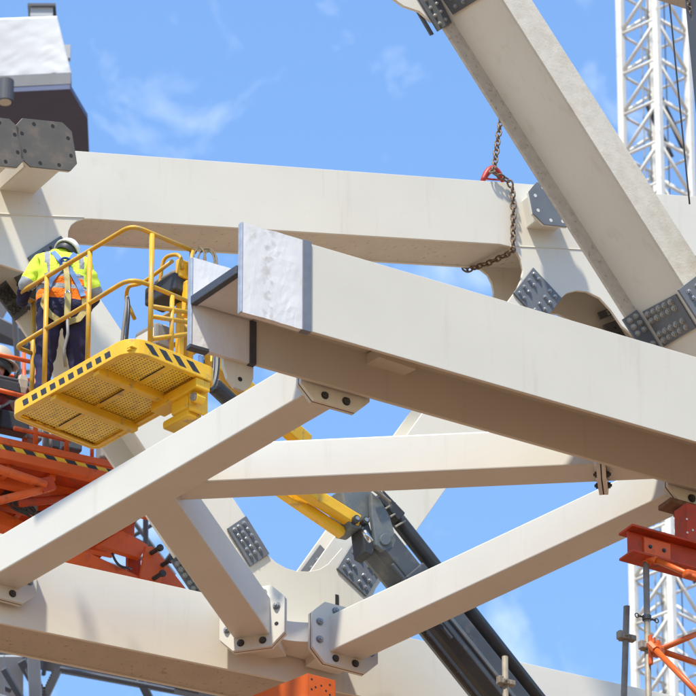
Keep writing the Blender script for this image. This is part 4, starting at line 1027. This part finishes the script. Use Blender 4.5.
for x in (44, 50): otube('control_lever', (x, 428), (x+.5, 452), .02, box_gr, .3)
def opoly(name, pts, off, dep, m, bev=.006): return mk(name, *ext([TO(*p, off) for p in pts], ON*dep), m, ol, bevel=bev)
opoly('boom_arm', [(-20, 500), (0, 510), (36, 527), (30, 537), (0, 524), (-20, 514)], .7, .25, orange)
opoly('boom_arm', [(107, 539), (122, 530), (148, 544.5), (140, 558), (98, 545)], .5, .07, orange)
opoly('boom_arm', [(60, 544), (90, 553), (145, 579), (145, 592), (60, 566)], .45, .07, orange)
opoly('boom_post', [(128, 552), (141, 552), (141, 590), (128, 590)], .62, .06, rusty)
kp = opoly('knuckle_plate', [(146, 545.6), (152.5, 546.4), (167.5, 563), (160, 586), (140, 578)], .4, .05, orange)
for p in ((151, 553), (162, 565), (153.5, 578.5)):
    c = TO(*p, .4)
    mk('pivot_pin', *tubev([c-ON*.14+OH*.03, c+ON*.02], .022, 10), blk, ol)
    mk('pin_head', *tubev([c-ON*.15+OH*.035, c-ON*.12+OH*.03], .034, 8), blk, ol)
opoly('boom_arm', [(163, 564), (170, 568), (192, 596), (160, 596), (161, 580)], .5, .06, orange)
mk('hose', *tubev(bez(TO(112, 553, .4), TO(118, 570, .4), TO(124, 566, .4), TO(131, 569, .5), 12), .012, 8), hose_m, ol, smooth=True)
mk('hose', *tubev(bez(TO(30, 505, .4), TO(45, 520, .4), TO(30, 512, .4), TO(20, 500, .5), 12), .012, 8), hose_m, ol, smooth=True)

for (a, b, rr2, oo, mm) in (((-5, 372), (34, 381), .018, .9, orange), ((-5, 412), (34, 421), .018, .9, orange), ((24, 352), (24, 446), .02, .9, orange), ((46, 404), (46, 450), .02, .9, orange), ((30, 425), (112, 445), .02, 1.0, orange), ((92, 425), (92, 460), .02, 1.0, orange),
                            ((-5, 486), (60, 501), .05, .9, rusty), ((-5, 478), (30, 470), .03, .6, orange), ((55, 482), (95, 492), .05, .7, rusty), ((58, 474), (100, 483), .03, .3, orange), ((60, 502), (90, 482), .03, .5, orange)):
    otube('guard_rail' if rr2 < .025 else 'frame_tube', a, b, rr2, mm, oo)
for k, (x, y) in enumerate(((18, 500), (30, 508), (8, 497))):
    mk('hydraulic_block', *cbox(TO(x, y, .55), OH*.12, ON*.1, ZU*.08), blk if k != 1 else box_gr, ol, bevel=.01)
for k in range(5):
    mk('hose', *tubev(bez(TO(4+k*6, 494, .5), TO(10+k*5, 515+k*2, .5), TO(22+k*5, 508, .5), TO(34+k*4, 520-k*2, .6), 12), .011, 8), hose_m, ol, smooth=True)
for (x, y, w_, h_, m_, o_) in ((12, 424, .30, .2, box_bk, .75), (32, 436, .16, .13, box_gr, .9), (52, 441, .12, .22, box_bk, .8), (70, 447, .2, .12, fargrey, .9), (104, 452, .12, .2, box_gr, .7), (6, 405, .2, .2, fargrey, 1.1)):
    mk('machine_box', *cbox(TO(x, y, o_), OH*w_, ON*.15, ZU*h_), m_, ol, bevel=.02)
zdk = zu+.062
tub_c = PL(88, 452, OP0+ON*.45, ON); tub_c.z = zdk
rings = [[tub_c+V((r*math.cos(t*math.pi/12), r*math.sin(t*math.pi/12), z)) for t in range(24)] for r, z in ((.13, 0), (.15, .22), (.155, .22), (.16, .30), (.15, .31), (.13, .31))]
tb_ = thing('tub', tub_c, 'maroon tub with a pale rim standing on the orange platform', 'tub')
mk('tub_body', *loft(rings[:2]+[rings[1]]), maroon, tb_, smooth=False)
mk('rim', *loft(rings[2:]), helmet_c, tb_, bevel=.004)
cs = PL(5, 389, OP0+ON*.35, ON)
tcs = thing('tool_case', cs, 'dark grey tool case held up at the orange guard rail', 'tool case')
mk('case_body', *cbox(cs, OH*.28, ON*.16, ZU*.14), box_bk, tcs, bevel=.03, seg=3)
mk('case_lid', *cbox(cs+ZU*.085, OH*.25, ON*.14, ZU*.04), fargrey, tcs, bevel=.015)
mk('handle', *tubev([cs+OH*.11+ZU*.1, cs+OH*.11+ZU*.19, cs+OH*.13+ZU*.22], .02, 10), box_bk, tcs, smooth=True)
pch = PL(22.5, 381, OP0+ON*.30, ON)
put(mk('pouch', *loft([[pch+OH*(x*s)+ON*(y*s)+ZU*z for x, y in ((-.045, -.03), (.045, -.03), (.045, .03), (-.045, .03))] for s, z in ((.5, -.14), (.95, -.08), (1.1, 0), (.8, .05), (.5, .06))]), helmet_c, bevel=.01), 'small pale cloth pouch hung on the orange guard rail', 'pouch')

# crouching worker on the orange lift, facing right
J2 = {'pelvis': (0, 0.000, .46, .16, .14), 'waist': (0, 0.060, .58, .16, .13), 'chest': (0, 0.135, .72, .19, .14), 'upper': (0, 0.180, .80, .17, .12), 'neck': (0, 0.220, .87, .065, .065), 'head': (0, 0.250, .95, .085, .095), 'crown': (0, 0.260, 1.05, .075, .085),
      'chin': (0, 0.282, .89, .03, .03), 'shL': (-.2, 0.180, .78, .09, .09), 'elL': (-.3, 0.250, .58, .06, .06), 'foL': (-.2, 0.330, .66, .05, .05), 'shR': (.2, 0.180, .78, .09, .09), 'elR': (.3, 0.250, .56, .06, .06), 'foR': (.2, 0.330, .66, .05, .05),
      'hipL': (-.11, 0.010, .42, .12, .12), 'knL': (-.2, 0.200, .40, .09, .09), 'anL': (-.18, 0.080, .10, .06, .06), 'toL': (-.18, 0.165, .05, .045, .045),
      'hipR': (.11, 0.010, .42, .12, .12), 'knR': (.2, 0.190, .36, .09, .09), 'anR': (.18, 0.070, .10, .06, .06), 'toR': (.18, 0.155, .05, .045, .045)}
E2 = [('pelvis', 'waist', 'torso'), ('waist', 'chest', 'torso'), ('chest', 'upper', 'torso'), ('upper', 'neck', 'skin'), ('neck', 'head', 'skin'), ('head', 'crown', 'skin'), ('head', 'chin', 'skin'), ('upper', 'shL', 'torso'), ('shL', 'elL', 'arm'), ('elL', 'foL', 'arm'),
      ('upper', 'shR', 'arm'), ('shR', 'elR', 'arm'), ('elR', 'foR', 'arm'), ('pelvis', 'hipL', 'leg'), ('hipL', 'knL', 'leg'), ('knL', 'anL', 'leg'), ('anL', 'toL', 'boot'), ('pelvis', 'hipR', 'leg'), ('hipR', 'knR', 'leg'), ('knR', 'anR', 'leg'), ('anR', 'toR', 'boot')]
hand_joints(J2, E2, 'l', (-.16, .40, .70), (-.13, .46, .73), None, (1, 0, 0), 'skin', (0, .3, -1))
hand_joints(J2, E2, 'r', (.16, .40, .70), (.13, .46, .73), None, (-1, 0, 0), 'skin', (0, .3, -1))
E2 += [('foL', 'lwrist', 'arm'), ('foR', 'rwrist', 'arm')]
pb = PL(2, 436, OP0+ON*.62, ON); pb.z = zdk; pb -= V((.30, 0, 0))
p2, body2 = person('crouching worker in dark clothes and pale helmet on the orange platform', pb, -math.pi/2+.15, J2, E2, {'torso': maroon, 'arm': maroon, 'skin': skin_m, 'leg': navy, 'boot': boot_m}, folds=.012)
p2.scale = (1.0, 1.0, 1.36)
helmet(p2, Matrix.Translation((0, .26, .985)) @ Matrix.Rotation(math.radians(-12), 4, 'X'), helmet_c, box_bk)

# ------------------------------------------------------------------ temporary works, right
SB = -5.0
ts = thing('support_beam', T(660, 560, SB), 'dark red temporary support beam under the wrapped girder', 'support beam')
zt, zb_ = T(628, 529, SB).z, T(628, 556.5, SB).z
aL = T(627.5, 540, SB).dot(HD)
def sbox(name, a0, a1, b0, b1, z0, z1, m=rusty, bev=.004, par=None): return mk(name, *boxv(SA(aL+a0, SB+b0, z0), HD*(a1-a0), ND*(b1-b0), ZU*(z1-z0)), m, par or ts, bevel=bev)
sbox('flange', -.02, 2.6, -.11, .11, zt-.022, zt); sbox('flange', -.02, 2.6, -.11, .11, zb_, zb_+.022); sbox('web', 0, 2.6, -.01, .01, zb_+.022, zt-.022)
cv = sbox('cover_plate', .15, .42, -.035, -.011, zb_+.03, zt-.05, orange)
for a in (.21, .35): bolt(SA(aL+a, SB-.035, (zt+zb_)/2), -ND, cv, .016, rust and bolt_dk)
pk = thing('packing_plate', T(676, 505, SB+.15), 'brown rusty packing plate wedged between brace end and red upright', 'packing plate')
zpk = T(664, 502, -4.7).z
pa = T(663, 500, -4.7).dot(HD)
mk('plate', *boxv(SA(pa, -4.82, zpk-.05), HD*.55, ND*.2, ZU*.045), rust, pk, bevel=.004)
mk('wedge', *boxv(SA(pa+.13, -4.80, zpk-.10), HD*.3, ND*.14, ZU*.049), rust, pk, bevel=.004)
up_ = thing('upright_channel', T(690, 545, SB), 'dark red upright channel with bolt holes standing on the support beam', 'upright')
ua = T(681, 520, SB).dot(HD)
mk('flange', *boxv(SA(ua, SB-.09, zt+.001), HD*.5, ND*.012, ZU*.36), rusty, up_, bevel=.003)
mk('web', *boxv(SA(ua, SB-.078, zt+.001), HD*.012, ND*.18, ZU*.36), rusty, up_, bevel=.003)
for (x, y) in ((687, 519), (687.5, 532.5), (693, 530)):
    c = PL(x, y, SA(0, SB-.0905, 0), ND); mk('bolt_hole', *ext([c+HD*(.010*math.cos(k*.628))+ZU*(.010*math.sin(k*.628)) for k in range(10)], ND*.003), card, up_)

def coupler(o, p, r, m, ax=HD):
    a = mk('coupler', *cbox(p, ax*.10, ND*.085, ZU*.055), m, o, bevel=.012)
    mk('coupler_jaw', *cbox(p-ax*.055+ZU*.012, ax*.05, ND*.06, ZU*.075), m, o, bevel=.008)
    mk('coupler_bolt', *tubev([p-ax*.02-ND*.07, p-ax*.02+ND*.07], .011, 6), m, o)
    mk('coupler_jaw', *cbox(p+ax*.05-ND*.02-ZU*.004, ax*.055, ND*.07, ZU*.05), m, o, bevel=.008)
def scaffold(label, x, ytop, b, xb, lean_y, cpl, grp=None, r=.0275):
    top = T(x, ytop, b); low = T(xb, lean_y, b); d = (low-top).normalized(); d *= 1.0/abs(d.z)
    foot = top+d*(top.z-.0); foot = top+d*4.0
    o = thing('scaffold_tube', foot, label, 'scaffold tube')
    mk('tube', *tubev([top, foot], r, 16), scaf, o, smooth=True)
    mk('tube_rim', *tubev([top-d*.002, top+ZU*.004], r*1.03, 16), scaf, o)
    for y in cpl:
        t = (y-ytop)/(lean_y-ytop); coupler(o, top+(low-top)*t, r, scaf)
    return o
scaffold('open grey scaffold tube with one coupler beside the lattice mast', 626.6, 607, -4.6, 624, 696, (638,))
scaffold('grey scaffold tube with a coupler in front of the dark boom cylinder', 505, 657, -2.4, 505.5, 700, (683,))
pr = scaffold('grey prop tube standing under the dark red support beam', 646, 561, SB, 648.5, 696, (648,))
c = T(646.8, 618, SB-.0)
mk('pin_collar', *tubev([c-ZU*.02, c+ZU*.02], .04, 14), bolt_dk, pr)
mk('pin', *tubev([c-HD*.09, c+HD*.09], .009, 8), bolt_dk, pr)
for s in (-1, 1): mk('pin_ring', *tubev([c+HD*(s*.10)+HD*(.02*math.cos(k*math.pi/5))+ZU*(.02*math.sin(k*math.pi/5)) for k in range(11)], .005, 6), bolt_dk, pr)
jk = T(647, 558.5, SB)
hd = mk('prop_head', *tubev([jk-ZU*.06, jk-ZU*.015, jk], .055, 14, rr=[.03, .05, .075]), orange, pr)
mk('prop_cup', *cbox(jk+ZU*.0-ND*.02, HD*.16, ND*.14, ZU*.035), orange, pr, bevel=.01)
def otub(label, a, b, ba, bb1, r=.026):
    p, q = T(*a, ba), T(*b, bb1); o = thing('scaffold_brace', p, label, 'scaffold brace', 'orange scaffold braces')
    mk('tube', *tubev([p, q], r, 14), orange_b, o, smooth=True)
    d = (q-p).normalized(); x, y = frame(d)
    mk('clamp', *tubev([p-d*.03, p+d*.06], r*1.45, 8), orange_b, o)
    mk('clamp_ear', *cbox(p+d*.02+ZU*.05, x*.03, y*.05, ZU*.05), orange_b, o, bevel=.006)
    return o
otub('orange scaffold brace sloping down from the red support beam head', (651, 558), (720, 588), SB-.06, SB-.5)
otub('orange scaffold brace rising from the clamp on the prop', (657, 650.5), (730, 620), SB-.05, SB+.2)
otub('orange scaffold brace falling gently from the clamp on the prop', (658, 650), (730, 674), SB+.05, SB+.6)
otub('orange scaffold brace falling steeply from the clamp on the prop', (652, 646), (720, 716), SB-.10, SB-.7)
cl = thing('scaffold_clamp', T(651, 650, SB), 'orange clamp gripping the grey prop where braces meet', 'clamp')
c = T(650.5, 650, SB-.05)
mk('clamp_bar', *cbox(c, HD*.03, ND*.04, ZU*.28), orange_b, cl, bevel=.008)
mk('clamp_body', *cbox(c+HD*.05, HD*.10, ND*.09, ZU*.09), orange_b, cl, bevel=.02)
mk('clamp_wedge', *cbox(c+HD*.08+ZU*.05, HD*.05, ND*.03, ZU*.10), orange_b, cl, bevel=.008)
c = T(690, 575, SB-.3); mk('clamp_body', *cbox(c, HD*.12, ND*.09, ZU*.07), orange_b, cl, bevel=.02)

# orange bracket below the node
bk0 = T(307, 673, -.75); bd = V((-.736, .677, 0)).normalized()
ob = thing('orange_bracket', bk0-ZU*.4, 'orange steel bracket with drilled end plate below the chord node', 'bracket')
mk('end_plate', *boxv(bk0-ZU*.5, HD*.30, ND*.018, ZU*.5), orange_b, ob, bevel=.004)
mk('side_plate', *boxv(bk0-ZU*.5+ND*.0185, HD*.018, bd*.66, ZU*.498), orange_b, ob, bevel=.004)
mk('top_plate', *ext([bk0+ND*.019+HD*.02, bk0+HD*.30+ND*.019, bk0+HD*.30+bd*.66, bk0+bd*.66+HD*.02], -ZU*.016), orange_b, ob)
for (a, z) in ((.05, .05), (.24, .06), (.09, .12), (.20, .13), (.05, .15), (.24, .16), (.15, .09)):
    q = bk0+HD*a-ZU*z-ND*.001; mk('bolt_hole', *ext([q+HD*(.011*math.cos(k*.628))+ZU*(.011*math.sin(k*.628)) for k in range(10)], ND*.004), gap_m, ob)
